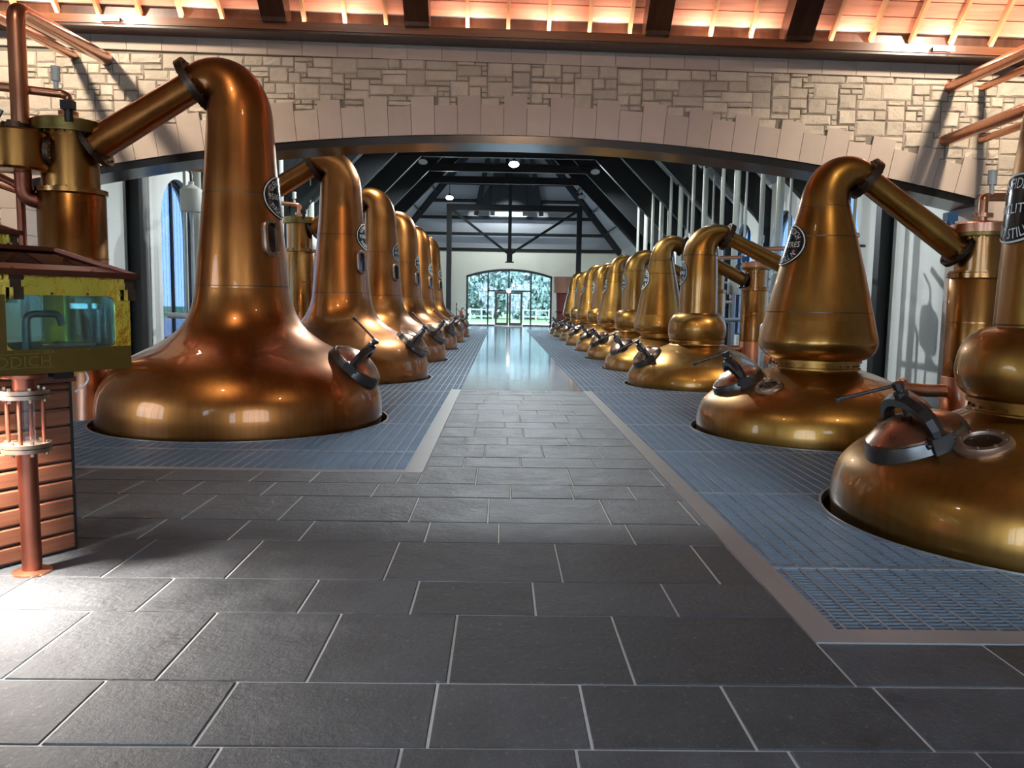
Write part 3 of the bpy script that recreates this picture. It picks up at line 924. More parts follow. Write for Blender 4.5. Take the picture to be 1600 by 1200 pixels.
for s in (-1, 1):
    lf = MB()
    x0, x1 = (0.015, 0.98) if s > 0 else (-0.98, -0.015)
    lf.box(x0, x0+0.14, -0.04, 0.04, 0.01, 2.42); lf.box(x1-0.14, x1, -0.04, 0.04, 0.01, 2.42)
    lf.box(x0+0.14, x1-0.14, -0.04, 0.04, 0.01, 0.22); lf.box(x0+0.14, x1-0.14, -0.04, 0.04, 2.28, 2.42)
    leaf = lf.build('door_leaf', M['door_brown'], door)
    m = MB(); m.box(x0+0.14, x1-0.14, -0.005, 0.005, 0.22, 2.28); m.build('pane', M['glass_clear'], leaf)
    m = MB(); xx = 0.08 if s > 0 else -0.08
    m.tube(round_path([(xx,-0.04,0.95),(xx,-0.10,0.95),(xx,-0.10,1.3),(xx,-0.04,1.3)],0.04), 0.014, 8); m.build('handle', M['gunmetal'], leaf, True)

# ---- outside
mb = MB(); mb.box(-120, 140, 66, 160, -0.4, -0.06)
lawn = struct(mb.build('lawn', M['grass']))
mb = MB(); mb.box(-120, HL-0.4, -60, 66, -0.4, -0.06); mb.box(HR+0.4, 140, 14.7, 66, -0.4, -0.06); mb.box(HL-0.4,140,-60,-4.2,-0.4,-0.06)
mb.box(11.4, 140, -4.2, 14.7, -0.4, -0.06); mb.box(HL-0.4, HR+0.4, YF+0.3, 66, -0.4, -0.03)
struct(mb.build('ground_paving', M['paving']))
def tree(label, x, y, h, r):
    root = tag(empty('tree', (x, y, -0.06)), label, 'tree', 'trees beyond the glazed end wall')
    m = MB(); m.tube([(0,0,0),(0.1,0,h*.4),(0,0.1,h*.8)], [0.22,0.16,0.05], 8); m.build('trunk', M['bark'], root, True)
    m = MB()
    for k in range(3600):
        while True:
            p = Vector((rnd.uniform(-1,1), rnd.uniform(-1,1), rnd.uniform(-1,1)))
            if 0.3 < p.length < 1: break
        c = Vector((p.x*r, p.y*r, h*0.47+p.z*h*0.5)); s = rnd.uniform(0.14,0.32)
        e = Euler((rnd.uniform(0,3),rnd.uniform(0,3),rnd.uniform(0,3))).to_matrix()
        m.add([c+e@Vector(q)*s for q in ((-1,-.5,0),(1,-.5,0),(1,.5,0),(-1,.5,0))], [(0,1,2,3)])
    stuff(m.build('foliage', M['leaf'], root))
for i, (x, y, h, r, lb) in enumerate([(-6, 84, 8, 3.6, 'leftmost tree seen through the glazed end wall'), (-1.6, 88, 9, 3.6, 'tree seen through the left pane of the end wall'),
                           (2.6, 86, 7.2, 3.2, 'tree seen above the right door leaf'), (6.6, 90, 9, 4, 'tree seen through the right pane of the end wall'), (11, 86, 8, 3.6, 'rightmost tree seen through the glazed end wall')]):
    tree(lb, x, y, h, r)
for lb, x0, x1 in (('pale timber rail fence outside left of the doors', -3.6, -0.7), ('pale timber rail fence outside right of the doors', 1.9, 5.2)):
    f = tag(empty('rail_fence', (x0, 68, -0.06)), lb, 'fence', 'rail fences outside')
    for k in range(4):
        m = MB(); xx = (x1-x0)*k/3; m.box(xx-0.07,xx+0.07,-0.07,0.07,0,1.25); m.build('post', M['fence'], f)
    for z in (0.5, 1.05):
        m = MB(); m.box(0, x1-x0, -0.03, 0.03, z, z+0.12); m.build('rail', M['fence'], f)

# ================================================================== TEXT
_tc = {}
def text_mesh(body):
    """flat letters of height ~0.7 as (verts, faces, width)"""
    if body in _tc: return _tc[body]
    cu = bpy.data.curves.new('lettering_source', 'FONT')
    cu.body = body; cu.align_x = 'CENTER'; cu.size = 1.0; cu.resolution_u = 2
    o = bpy.data.objects.new('lettering_source', cu); COL.objects.link(o)
    bpy.context.view_layer.update()
    dg = bpy.context.evaluated_depsgraph_get()
    me = o.evaluated_get(dg).to_mesh()
    vs = [(v.co.x, v.co.y) for v in me.vertices]
    fs = [tuple(p.vertices) for p in me.polygons]
    o.evaluated_get(dg).to_mesh_clear()
    bpy.data.objects.remove(o, do_unlink=True); bpy.data.curves.remove(cu)
    w = max(v[0] for v in vs)*2
    _tc[body] = (vs, fs, w)
    return _tc[body]

# ================================================================== STILLS
def interp(prof):
    ps = sorted(prof, key=lambda p: p[1])
    def f(z):
        if z <= ps[0][1]: return ps[0][0]
        for a, b in zip(ps[:-1], ps[1:]):
            if a[1] <= z <= b[1]:
                t = (z-a[1])/max(1e-6, b[1]-a[1]); return a[0]+(b[0]-a[0])*t
        return ps[-1][0]
    return f

def flange(name, loc, axis, r, t, mat, root, nb=12):
    m = MB(); ax = Vector(axis).normalized()
    p = Vector(loc)
    A = align(p, ax, (0,1,0))
    m.lathe([(r*0.6,-t),(r,-t),(r,-0.004),(r*0.97,-0.004),(r*0.97,0.004),(r,0.004),(r,t),(r*0.6,t)], 32, A)
    for k in range(nb):
        a = 2*PI*k/nb
        q = (r*0.84*math.cos(a), r*0.84*math.sin(a))
        m.cyl((q[0],q[1],-t-0.018), (q[0],q[1],t+0.018), 0.016, 6, A)
    return m.build(name, mat, root, True)

def name_plate(root, rn, zc, a, b, lines):
    r0 = rn(zc)
    def mp(u, v, off):
        z = zc+v; r = rn(z)+off; th = u/r0
        return (r*math.cos(th), r*math.sin(th), z)
    m = MB(); seg = 40; rings = 6
    vs = [mp(0,0,0.012)]; fs = []
    for i in range(1, rings+1):
        for k in range(seg):
            t = 2*PI*k/seg; vs.append(mp(a*i/rings*math.cos(t), b*i/rings*math.sin(t), 0.012))
    for k in range(seg):
        t = 2*PI*k/seg; vs.append(mp(a*math.cos(t), b*math.sin(t), -0.01))
    for k in range(seg): fs.append((0, 1+k, 1+(k+1) % seg))
    for i in range(rings):
        for k in range(seg):
            o = 1+i*seg; k2 = (k+1) % seg
            fs.append((o+k, o+seg+k, o+seg+k2, o+k2))
    m.add(vs, fs); plate = m.build('name_plate', M['black_plate'], root, True)
    m = MB(); vs = []; fs = []
    for k in range(seg):
        t = 2*PI*k/seg
        for q in (0.93, 0.985): vs.append(mp(a*q*math.cos(t), b*q*math.sin(t), 0.017))
    for k in range(seg):
        k2 = (k+1) % seg; fs.append((2*k, 2*k+1, 2*k2+1, 2*k2))
    m.add(vs, fs); m.build('plate_border', M['white_letter'], plate)
    m = MB()
    top, mid, bot = lines
    v, f, w = text_mesh(mid)
    h = b*0.27; s = h/0.7; sx = min(s*1.0, 2*a*0.80/w)
    m.add([mp(x*sx, (y-0.35)*s, 0.018) for x, y in v], f); m.build('lettering', M['white_letter'], plate); m = MB()
    hh = b*0.30; s = hh/0.7; A, B = a*0.60, b*0.56
    v, f, w = text_mesh(top); span = min(2.3, w*s/((A+B)/2)*1.0)
    m.add([mp((A+y*s)*math.sin(x/w*span), (B+y*s)*math.cos(x/w*span), 0.018) for x, y in v], f); m.build('lettering', M['white_letter'], plate); m = MB()
    v, f, w = text_mesh(bot); span = min(2.2, w*s/((A+B)/2))
    m.add([mp((A+(0.7-y)*s)*math.sin(x/w*span), -(B+(0.7-y)*s)*math.cos(x/w*span), 0.018) for x, y in v], f)
    m.build('lettering', M['white_letter'], plate)

def manway(root, loc, nrm, R, hsign):
    A = align(loc, nrm, (0,1,0))
    m = MB(); m.lathe([(R*1.02,-0.12),(R*1.12,-0.05),(R*1.08,0.02),(R*1.04,0.055),(R*0.98,0.06),(R*0.96,-0.12)], 40, A)
    mw = m.build('manway', M['gunmetal'], root, True)
    m = MB(); m.lathe([(R*1.0,0.055),(R*1.0,0.075),(R*0.95,0.085),(R*0.78,0.125),(R*0.5,0.165),(R*0.2,0.185),(0.0,0.188)], 40, A)
    m.build('lid', M['lid_copper'], mw, True)
    m = MB(); pts = []
    for k in range(13):
        t = PI*k/12
        pts.append((-(R*1.08)*math.cos(t), 0.0, 0.03+0.30*R/0.37*math.sin(t)**0.8))
    m.tube([A @ Vector(p) for p in pts], [0.046+0.014*math.sin(PI*k/12) for k in range(13)], 6)
    m.build('clamp_arch', M['iron_dark'], mw)
    for s in (-1, 1):
        m = MB()
        m.box(s*R*1.08-0.045, s*R*1.08+0.045, -0.075, 0.075, -0.03, 0.09, A)
        m.cyl((s*R*1.08,-0.1,0.04),(s*R*1.08,0.1,0.04), 0.022, 8, A)
        m.build('hinge_lug', M['iron_dark'], mw)
    m = MB(); zt = 0.33*R/0.37
    m.cyl((0,0,0.18),(0,0,zt+0.13), 0.028, 10, A); m.cyl((0,0,zt+0.02),(0,0,zt+0.075), 0.055, 8, A); m.cyl((0,0,zt+0.10),(0,0,zt+0.15), 0.042, 8, A)
    m.build('screw', M['iron_dark'], mw, True)
    m = MB(); e = Vector((0.12*hsign, hsign*0.40, zt+0.125+0.03)); m.cyl((0,-hsign*0.05,zt+0.125), e, 0.014, 8, A)
    m.disc(A @ e, A.to_3x3() @ Vector((0,1,0)), 0.024, 0.05, 8)
    m.build('handle_bar', M['iron_dark'], mw, True)

def round_port(root, loc, nrm, R):
    A = align(loc, nrm, (0,1,0))
    m = MB(); m.lathe([(R*1.18,-0.06),(R*1.18,0.012),(R*1.08,0.024),(R*1.0,0.045),(R*0.76,0.045),(R*0.72,0.03),(R*0.72,-0.06)], 32, A)
    for k in range(8):
        a = 2*PI*k/8; m.cyl((R*0.86*math.cos(a),R*0.86*math.sin(a),0.04),(R*0.86*math.cos(a),R*0.86*math.sin(a),0.058), 0.012, 6, A)
    p = m.build('porthole', M['bronze_light'], root, True)
    m = MB(); m.lathe([(R*0.74,0.022),(0,0.022)], 24, A, False); m.build('pane', M['glass_dark'], p)

def slot_glass(root, loc, nrm, hw, hh):
    A = align(loc, nrm, Vector((0,0,1)).cross(Vector(nrm)))
    def outline(s, z):
        w = hw*s; h = hh-hw+w; pts = []
        for k in range(9):
            a = PI*k/8; pts.append((w*math.cos(a), (h-w)+w*math.sin(a), z))
        for k in range(9):
            a = PI+PI*k/8; pts.append((w*math.cos(a), -(h-w)+w*math.sin(a), z))
        return pts
    m = MB(); loops = [outline(1.12,-0.06), outline(1.12,0.03), outline(0.98,0.05), outline(0.62,0.05), outline(0.56,0.01)]
    n = len(loops[0]); vs = [p for l in loops for p in l]
    fs = [(i*n+k, i*n+(k+1) % n, (i+1)*n+(k+1) % n, (i+1)*n+k) for i in range(len(loops)-1) for k in range(n)]
    m.add(vs, fs, A)
    for p in outline(0.8, 0.05)[::2]: m.cyl(p, (p[0],p[1],0.068), 0.012, 6, A)
    g = m.build('sight_glass', M['bronze_light'], root, True)
    m = MB(); l = outline(0.6, 0.015); m.add(l, [tuple(range(n))], A); m.build('pane', M['glass_dark'], g)

def ring_seam(m, rf, zs, w=0.008):
    for z in zs:
        r = rf(z); m.lathe([(r-0.01,z-w),(r+0.0035,z-w),(r+0.0035,z+w),(r-0.01,z+w)], 48, None, False)

def build_still(name, p, cside):
    """corridor side is local +x, lyne arm leaves towards -x; cside = local y direction of the camera"""
    root = empty(name)
    mat = M[p['mat']]
    pot = spline(p['pot'], 5)
    m = MB(); m.lathe(pot, 72); m.build('pot', mat, root, True, 50)
    rf = interp(pot)
    rn = interp(p['neck'])
    if 'collar' in p:
        m = MB(); (r0, z0, z1) = p['collar']
        h = z1-z0
        m.lathe([(r0*0.97,z0-0.03),(r0*1.05,z0),(r0*1.05,z0+h*0.2),(r0,z0+h*0.25),(r0,z0+h*0.62),(r0*1.07,z0+h*0.65),(r0*1.07,z0+h*0.9),(r0*0.98,z1+0.02)], 56)
        for k in range(28):
            a = 2*PI*k/28; m.cyl((r0*1.0*math.cos(a),r0*math.sin(a),z0+h*0.42),(r0*1.035*math.cos(a),r0*1.035*math.sin(a),z0+h*0.42), 0.013, 6)
        m.build('collar', mat, root, True)
    if 'bulb' in p:
        m = MB(); m.lathe(spline(p['bulb'], 5), 64, None, False); m.build(p['bulb_name'], mat, root, True, 60)
    # neck and swan neck in one sweep
    pts = []; rad = []
    for r, z in spline(p['neck'], 4)[:-1]: pts.append((0,0,z)); rad.append(r)
    for x, z, r in spline(p['swan'], 5): pts.append((x,0,z)); rad.append(r)
    m = MB(); m.tube(pts, rad, 48, False); m.build('neck', mat, root, True, 60)
    for zz in p['seams']:
        m = MB(); ring_seam(m, rn, [zz], 0.006); m.build('seam', M['bronze_dark'], root)
    (x1, z1, r1) = p['swan'][-1]; (x0, z0, _) = p['swan'][-2]
    e = Vector((p['arm'][0], 0, p['arm'][1])); s = Vector((x1, 0, z1)); d = (e-s).normalized()
    flange('swan_flange', s+d*0.01, d, r1*1.46, 0.05, M['bronze_dark'], root, 14)
    m = MB(); L = (e-s).length
    m.tube([s, s+d*0.12, s+d*L*0.5, e], [p['armr']*0.98, p['armr']*0.9, p['armr']*0.94, p['armr']], 32)
    m.build('lyne_arm', mat, root, True)
    flange('arm_flange', e-d*0.05, d, p['armr']*1.45, 0.03, M['bronze_dark'], root, 12)
    # manway on the corridor side
    zm = p['man'][0]; dz = 0.04
    sl = (rf(zm+dz)-rf(zm-dz))/(2*dz)
    am = cside*math.radians(p['man'][3])
    nv_ = Vector((math.cos(am),math.sin(am),-sl)).normalized()
    manway(root, (rf(zm)*math.cos(am),rf(zm)*math.sin(am),zm), nv_, p['man'][1], p['man'][2])
    a = cside*math.radians(33)
    if 'slot' in p:
        z = p['slot']; r = rn(z); nn = Vector((math.cos(a), math.sin(a), 0.08))
        slot_glass(root, (r*math.cos(a), r*math.sin(a), z), nn, 0.115, 0.235)
    if 'port' in p:
        z = p['port'][0]; r = rf(z); a = cside*math.radians(p['port'][2]); sl = (rf(z+dz)-rf(z-dz))/(2*dz)
        nn = Vector((math.cos(a), math.sin(a), -sl)).normalized()
        round_port(root, (r*math.cos(a), r*math.sin(a), z), nn, p['port'][1])
    name_plate(root, rn, *p['plate'])
    return root

wash_p = dict(mat='copper_red',
    pot=[(0.02,-1.24),(1.0,-1.2),(1.5,-0.8),(1.74,-0.35),(1.81,-0.05),(1.825,0.10),(1.82,0.25),(1.78,0.43),(1.665,0.62),(1.51,0.77),(1.29,0.90),(1.04,1.03),(0.82,1.20),(0.69,1.40),(0.625,1.60),(0.60,1.74)],
    neck=[(0.60,1.74),(0.56,2.2),(0.513,2.67),(0.46,3.25),(0.43,3.7),(0.42,3.85)],
    swan=[(0,3.90,0.418),(-0.02,4.09,0.40),(-0.10,4.28,0.362),(-0.24,4.385,0.318),(-0.40,4.405,0.28),(-0.57,4.365,0.245)],
    seams=[1.77, 2.95], arm=(-1.93,3.54), armr=0.215, man=(0.745,0.345,1,8), slot=2.39,
    plate=(2.93, 0.35, 0.275, ('GLENFIDDICH', '9500 LITRES', 'WASH STILL N\u00ba')))
lanf_p = dict(mat='copper_gold',
    pot=[(0.02,-1.24),(0.9,-1.2),(1.3,-0.75),(1.45,-0.3),(1.49,0.0),(1.49,0.14),(1.45,0.30),(1.36,0.42),(1.22,0.53),(1.0,0.645),(0.76,0.75),(0.58,0.81),(0.51,0.84)],
    collar=(0.515,0.82,0.96), bulb=[(0.51,0.94),(0.60,0.965),(0.69,1.04),(0.73,1.14),(0.727,1.22),(0.69,1.38),(0.675,1.45)], bulb_name='lantern_base',
    neck=[(0.675,1.45),(0.585,1.83),(0.495,2.2),(0.39,2.6),(0.31,2.88)],
    swan=[(0,2.94,0.30),(-0.02,3.07,0.282),(-0.09,3.21,0.258),(-0.22,3.30,0.232),(-0.36,3.31,0.21),(-0.50,3.26,0.188)],
    seams=[2.88,2.5,1.55], arm=(-1.80,2.35), armr=0.172, man=(0.635,0.31,-1,2), port=(0.625,0.15,38),
    plate=(2.40, 0.33, 0.26, ('GLENFIDDICH', '5500 LITRES', 'SPIRIT STILL N\u00ba')))
balf_p = dict(mat='copper_gold',
    pot=[(0.02,-1.24),(0.9,-1.2),(1.3,-0.75),(1.46,-0.3),(1.505,0.0),(1.51,0.16),(1.455,0.35),(1.32,0.50),(1.12,0.615),(0.92,0.695),(0.70,0.77),(0.58,0.82),(0.54,0.84)],
    collar=(0.525,0.82,0.95), bulb=[(0.52,0.935),(0.60,0.98),(0.645,1.08),(0.652,1.18),(0.625,1.31),(0.555,1.42),(0.45,1.475),(0.41,1.48)], bulb_name='boil_ball',
    neck=[(0.412,1.47),(0.405,1.75),(0.393,2.12),(0.372,2.5),(0.328,2.95)],
    swan=[(0,3.02,0.322),(-0.03,3.2,0.30),(-0.12,3.36,0.27),(-0.26,3.43,0.24),(-0.40,3.42,0.215),(-0.53,3.35,0.195)],
    seams=[1.5], arm=(-1.85,2.45), armr=0.175, man=(0.645,0.335,-1,4), port=(0.675,0.165,33),
    plate=(2.36, 0.35, 0.26, ('GLENFIDDICH', '5900 LITRES', 'SPIRIT STILL N\u00ba')))
lanr_p = dict(mat='copper_gold',
    pot=[(0.02,-1.24),(0.8,-1.2),(1.15,-0.75),(1.32,-0.3),(1.36,0.0),(1.355,0.12),(1.31,0.27),(1.21,0.40),(1.06,0.52),(0.88,0.63),(0.68,0.73),(0.50,0.80),(0.45,0.83)],
    collar=(0.455,0.80,0.93), bulb=[(0.45,0.91),(0.54,0.93),(0.60,0.99),(0.635,1.09),(0.63,1.18),(0.60,1.32),(0.585,1.38)], bulb_name='lantern_base',
    neck=[(0.585,1.38),(0.51,1.76),(0.43,2.13),(0.35,2.49),(0.295,2.72)],
    swan=[(0,2.78,0.287),(-0.02,2.91,0.266),(-0.09,3.05,0.24),(-0.21,3.14,0.215),(-0.34,3.15,0.195),(-0.50,3.10,0.175)],
    seams=[2.72,2.4], arm=(-2.13,2.26), armr=0.16, man=(0.56,0.29,-1,12),
    plate=(2.24, 0.25, 0.24, ('GLENFIDDICH', '5500 LITRES', 'SPIRIT STILL N\u00ba')))
balr_p = dict(mat='copper_gold',
    pot=[(0.02,-1.24),(0.8,-1.2),(1.15,-0.75),(1.33,-0.3),(1.375,0.0),(1.38,0.12),(1.34,0.27),(1.21,0.46),(0.95,0.65),(0.72,0.76),(0.57,0.82),(0.54,0.85)],
    collar=(0.515,0.83,0.93), bulb=[(0.50,0.91),(0.55,0.955),(0.575,1.06),(0.58,1.17),(0.55,1.31),(0.48,1.42),(0.40,1.465),(0.385,1.47)], bulb_name='boil_ball',
    neck=[(0.385,1.46),(0.375,1.9),(0.36,2.35),(0.345,2.58)],
    swan=[(0,2.64,0.338),(-0.03,2.79,0.315),(-0.12,2.93,0.278),(-0.25,3.01,0.245),(-0.39,3.035,0.215),(-0.52,3.01,0.19)],
    seams=[2.62], arm=(-2.12,2.24), armr=0.16, man=(0.57,0.29,-1,12),
    plate=(2.27, 0.24, 0.24, ('GLENFIDDICH', '5500 LITRES', 'SPIRIT STILL N\u00ba')))

LBL_W = ['tall reddish copper wash still nearest the camera, beside the brass safe',
         'second copper wash still of the left row, first beyond the stone arch',
         'third copper wash still of the left row', 'fourth copper wash still of the left row',
         'fifth copper wash still of the left row', 'farthest copper wash still of the left row']
proto = build_still('wash_still', wash_p, -1)
for i, (x, y) in enumerate(WASH):
    o = proto if i == 0 else copy_tree(proto)
    o.location = (x, y, 0); o.rotation_euler = (0,0,0)
    tag(o, LBL_W[i], 'still', 'copper wash stills in the left row')
LBL_S = ['golden spirit still cut by the right photo edge, nearest of the right row',
         'large lantern-shaped golden spirit still in front of the stone arch, on the right',
         'round-bulbed golden spirit still just beyond the arch, third of the right row',
         'lantern-shaped golden spirit still, fourth of the right row', 'round-bulbed golden spirit still, fifth of the right row',
         'lantern-shaped golden spirit still, sixth of the right row', 'round-bulbed golden spirit still, seventh of the right row',
         'lantern-shaped golden spirit still, eighth of the right row', 'round-bulbed golden spirit still, ninth of the right row',
         'lantern-shaped golden spirit still at the far end of the right row']
protos = {}
for i, (x, y, k) in enumerate(SPIRIT):
    if k not in protos:
        protos[k] = build_still('spirit_still', dict(ball_f=balf_p, lantern_f=lanf_p, ball=balr_p, lantern=lanr_p)[k], 1)
        o = protos[k]
    else:
        o = copy_tree(protos[k])
    o.location = (x, y, 0); o.rotation_euler = (0,0,PI)
    tag(o, LBL_S[i], 'still', 'golden spirit stills in the right row')

# ================================================================== CONDENSERS
def build_condenser(rc, zt, tall):
    """upright shell condenser; its pipes leave towards local -x"""
    root = empty('condenser')
    zb = zt-0.95 if tall else zt-0.72
    m = MB(); m.lathe([(rc*1.02,PIT),(rc*1.02,0.72),(rc,0.74)], 40, None, False); m.build('lower_shell', M['copper_plain'], root, True)
    m = MB(); m.lathe([(rc,0.74),(rc,zb),(rc*0.9,zb+0.06)], 40, None, False)
    for z in (1.45, 2.1): m.lathe([(rc,z-0.01),(rc+0.006,z-0.01),(rc+0.006,z+0.01),(rc,z+0.01)], 40, None, False)
    m.build('shell', M['copper_cond'], root, True)
    flange('shell_ring', (0,0,zb+0.05), (0,0,1), rc*1.06, 0.03, M['copper_cond'], root, 20)
    m = MB(); m.lathe([(rc*0.84,zb+0.05),(rc*0.84,zt-0.16)], 40, None, False); m.build('head', M['copper_cond'], root, True)
    flange('lid_flange', (0,0,zt-0.15), (0,0,1), rc*1.10, 0.022, M['brass_dull'], root, 20)
    m = MB(); m.lathe([(rc*1.08,zt-0.125),(rc*1.08,zt-0.02),(rc*0.98,zt),(rc*0.4,zt+0.03),(0,zt+0.035)], 40); m.build('lid', M['brass_dull'] if tall else M['copper_plain'], root, True)
    # vent pipe on the lid with an elbow
    m = MB(); m.tube(round_path([(0,0,zt),(0,0,zt+0.32),(-0.05,-0.05,zt+0.34),(-0.9,-0.25,zt+0.38)],0.12), 0.055, 14)
    m.disc((0,0,zt+0.10), (0,0,1), 0.12, 0.05, 20)
    m.build('vent_pipe', M['copper_plain'], root, True)
    v = MB(); v.cyl((-0.12,-0.05,zt+0.36),(-0.12,-0.05,zt+0.50), 0.03, 10); v.cyl((-0.12,-0.05,zt+0.50),(-0.12,-0.05,zt+0.68), 0.055, 12)
    v.build('relief_valve', M['tank_white'], root, True)
    # instruments on the rim
    g = MB(); g.cyl((0.22,-rc,zt-0.08),(0.22,-rc,zt+0.10), 0.05, 12); g.box(0.15,0.29,-rc-0.07,-rc+0.05,zt+0.06,zt+0.17)
    g.build('sensor', M['blue_paint'] if not tall else M['iron_dark'], root, True)
    # side branch low down
    b = MB(); b.tube(round_path([(rc*0.9,0,0.55),(rc+0.25,0,0.55),(rc+0.55,0,0.58)],0.05), 0.085, 14); b.disc((rc+0.56,0,0.58),(1,0,0),0.13,0.05)
    b.build('outlet_branch', M['copper_plain'], root, True)
    return root
cl = build_condenser(0.409, 3.86, True)
CLBL = ['tall copper condenser left of the nearest wash still', 'tall copper condenser behind the second left wash still',
        'tall copper condenser seen between the first and second wash stills', 'tall copper condenser of the fourth left still']
for i in range(4):
    o = cl if i == 0 else copy_tree(cl)
    o.location = (WASH[i][0]+CONDL, WASH[i][1], 0); o.rotation_euler = (0,0,0)
    tag(o, CLBL[i], 'condenser', 'copper condensers along the left wall')
crn = build_condenser(0.34, 2.72, False)
CRL = {1: 'copper condenser at the foot of the lantern still\'s long arm, right foreground', 2: 'copper condenser of the third right still, hidden behind the large lantern',
       3: 'copper condenser with pink lower shell between third still and large lantern', 4: 'copper condenser of the fifth right still', 5: 'copper condenser of the sixth right still'}
for j, i in enumerate((1, 2, 3, 4, 5)):
    o = crn if j == 0 else copy_tree(crn)
    x, y, k = SPIRIT[i]
    o.location = (x+CONDR[k], y, 0); o.rotation_euler = (0,0,PI)
    tag(o, CRL[i], 'condenser', 'copper condensers along the right wall')

# ================================================================== COPPER PIPEWORK IN THE FRONT HALL
def pipe_thing(label, pts, r, rr=0.2, mat='copper_plain', collar=True, name='copper_pipe'):
    p0 = Vector(pts[0]); root = tag(empty(name, tuple(p0)), label, 'pipe')
    m = MB(); m.tube([Vector(p)-p0 for p in round_path(pts, rr, 8)], r, 20); m.build('pipe', M[mat], root, True)
    if collar:
        e = Vector(pts[-1]); d = (e-Vector(pts[-2])).normalized()
        m = MB(); m.disc(e-d*0.03-p0, d, r*1.2, 0.03); m.build('wall_collar', M['copper_dull'], root, True)
    return root
pipe_thing('thick copper vapour pipe rising from the round vessel and bending into the stone wall, left', [(-6.12,10.42,3.72),(-6.12,10.42,5.16),(-6.68,13.93,5.58)], 0.105, 0.16)
pipe_thing('thinner copper pipe entering the stone wall at the far left', [(-6.30,8.0,4.98),(-7.22,13.93,5.61)], 0.075)
pipe_thing('upper thick copper pipe running into the stone wall on the right', [(7.62,8.2,5.38),(7.62,13.93,5.40)], 0.10)
pipe_thing('upper thin copper pipe running into the stone wall on the right', [(8.16,8.2,5.38),(8.16,13.93,5.39)], 0.062)
pipe_thing('lower thick copper pipe bending down from the stone wall on the right', [(7.58,11.45,0.2),(7.58,11.45,4.52),(7.58,13.93,4.50)], 0.10, 0.16)
pipe_thing('lower thin copper pipe bending down from the stone wall on the right', [(8.15,11.9,0.2),(8.15,11.9,4.52),(8.2,13.93,4.52)], 0.062, 0.12)
pipe_thing('slim vertical copper pipe left of the condenser, in front of the stone wall', [(-6.45,10.9,-1.2),(-6.45,10.9,3.05),(-6.8,10.9,3.22)], 0.05, 0.08, 'copper_dull', False)
pipe_thing('second slim vertical copper pipe left of the condenser', [(-6.6,11.2,-1.2),(-6.6,11.2,3.0),(-7.0,11.2,3.13)], 0.035, 0.08, 'copper_dull', False)
# round vessel beside the left condenser
rv = tag(empty('copper_vessel', (-6.10,10.32,3.10)), 'squat round copper vessel bolted beside the left condenser', 'vessel')
m = MB(); m.lathe([(0.0,0.05),(0.31,0.06),(0.335,0.09),(0.335,0.53),(0.31,0.56),(0.0,0.58)], 40); m.build('body', M['copper_cond'], rv, True)
flange('top_flange', (-0.08,0.1,0.63), (0,0,1), 0.17, 0.03, M['bronze_dark'], rv, 8)
m = MB(); m.cyl((-0.08,0.1,0.57),(-0.08,0.1,0.70), 0.105, 16); m.build('nozzle', M['copper_dull'], rv, True)
m = MB(); m.tube(round_path([(-0.02,0.1,0.06),(-0.02,0.1,-0.26),(0.24,0.24,-0.30)],0.14), 0.10, 18); m.build('drain_elbow', M['copper_dull'], rv, True)
flange('drain_flange', (0.19,0.20,-0.295), (0.26,0.14,-0.04), 0.16, 0.03, M['bronze_dark'], rv, 8)
flange('side_flange', (0.335,0.10,0.32), (1,0.2,0), 0.19, 0.03, M['bronze_dark'], rv, 10)
m = MB(); m.tube([(-0.3,-0.1,0.62),(-0.22,-0.08,0.66),(-0.16,-0.05,0.80)], 0.03, 8); m.lathe([(0.0,-.08),(0.06,-.06),(0.07,0.06),(0.0,0.08)],12,Matrix.Translation((-0.36,-0.12,0.70)) @ Matrix.Rotation(0.9,4,'Y'))
m.build('pressure_gauge', M['gunmetal'], rv, True)

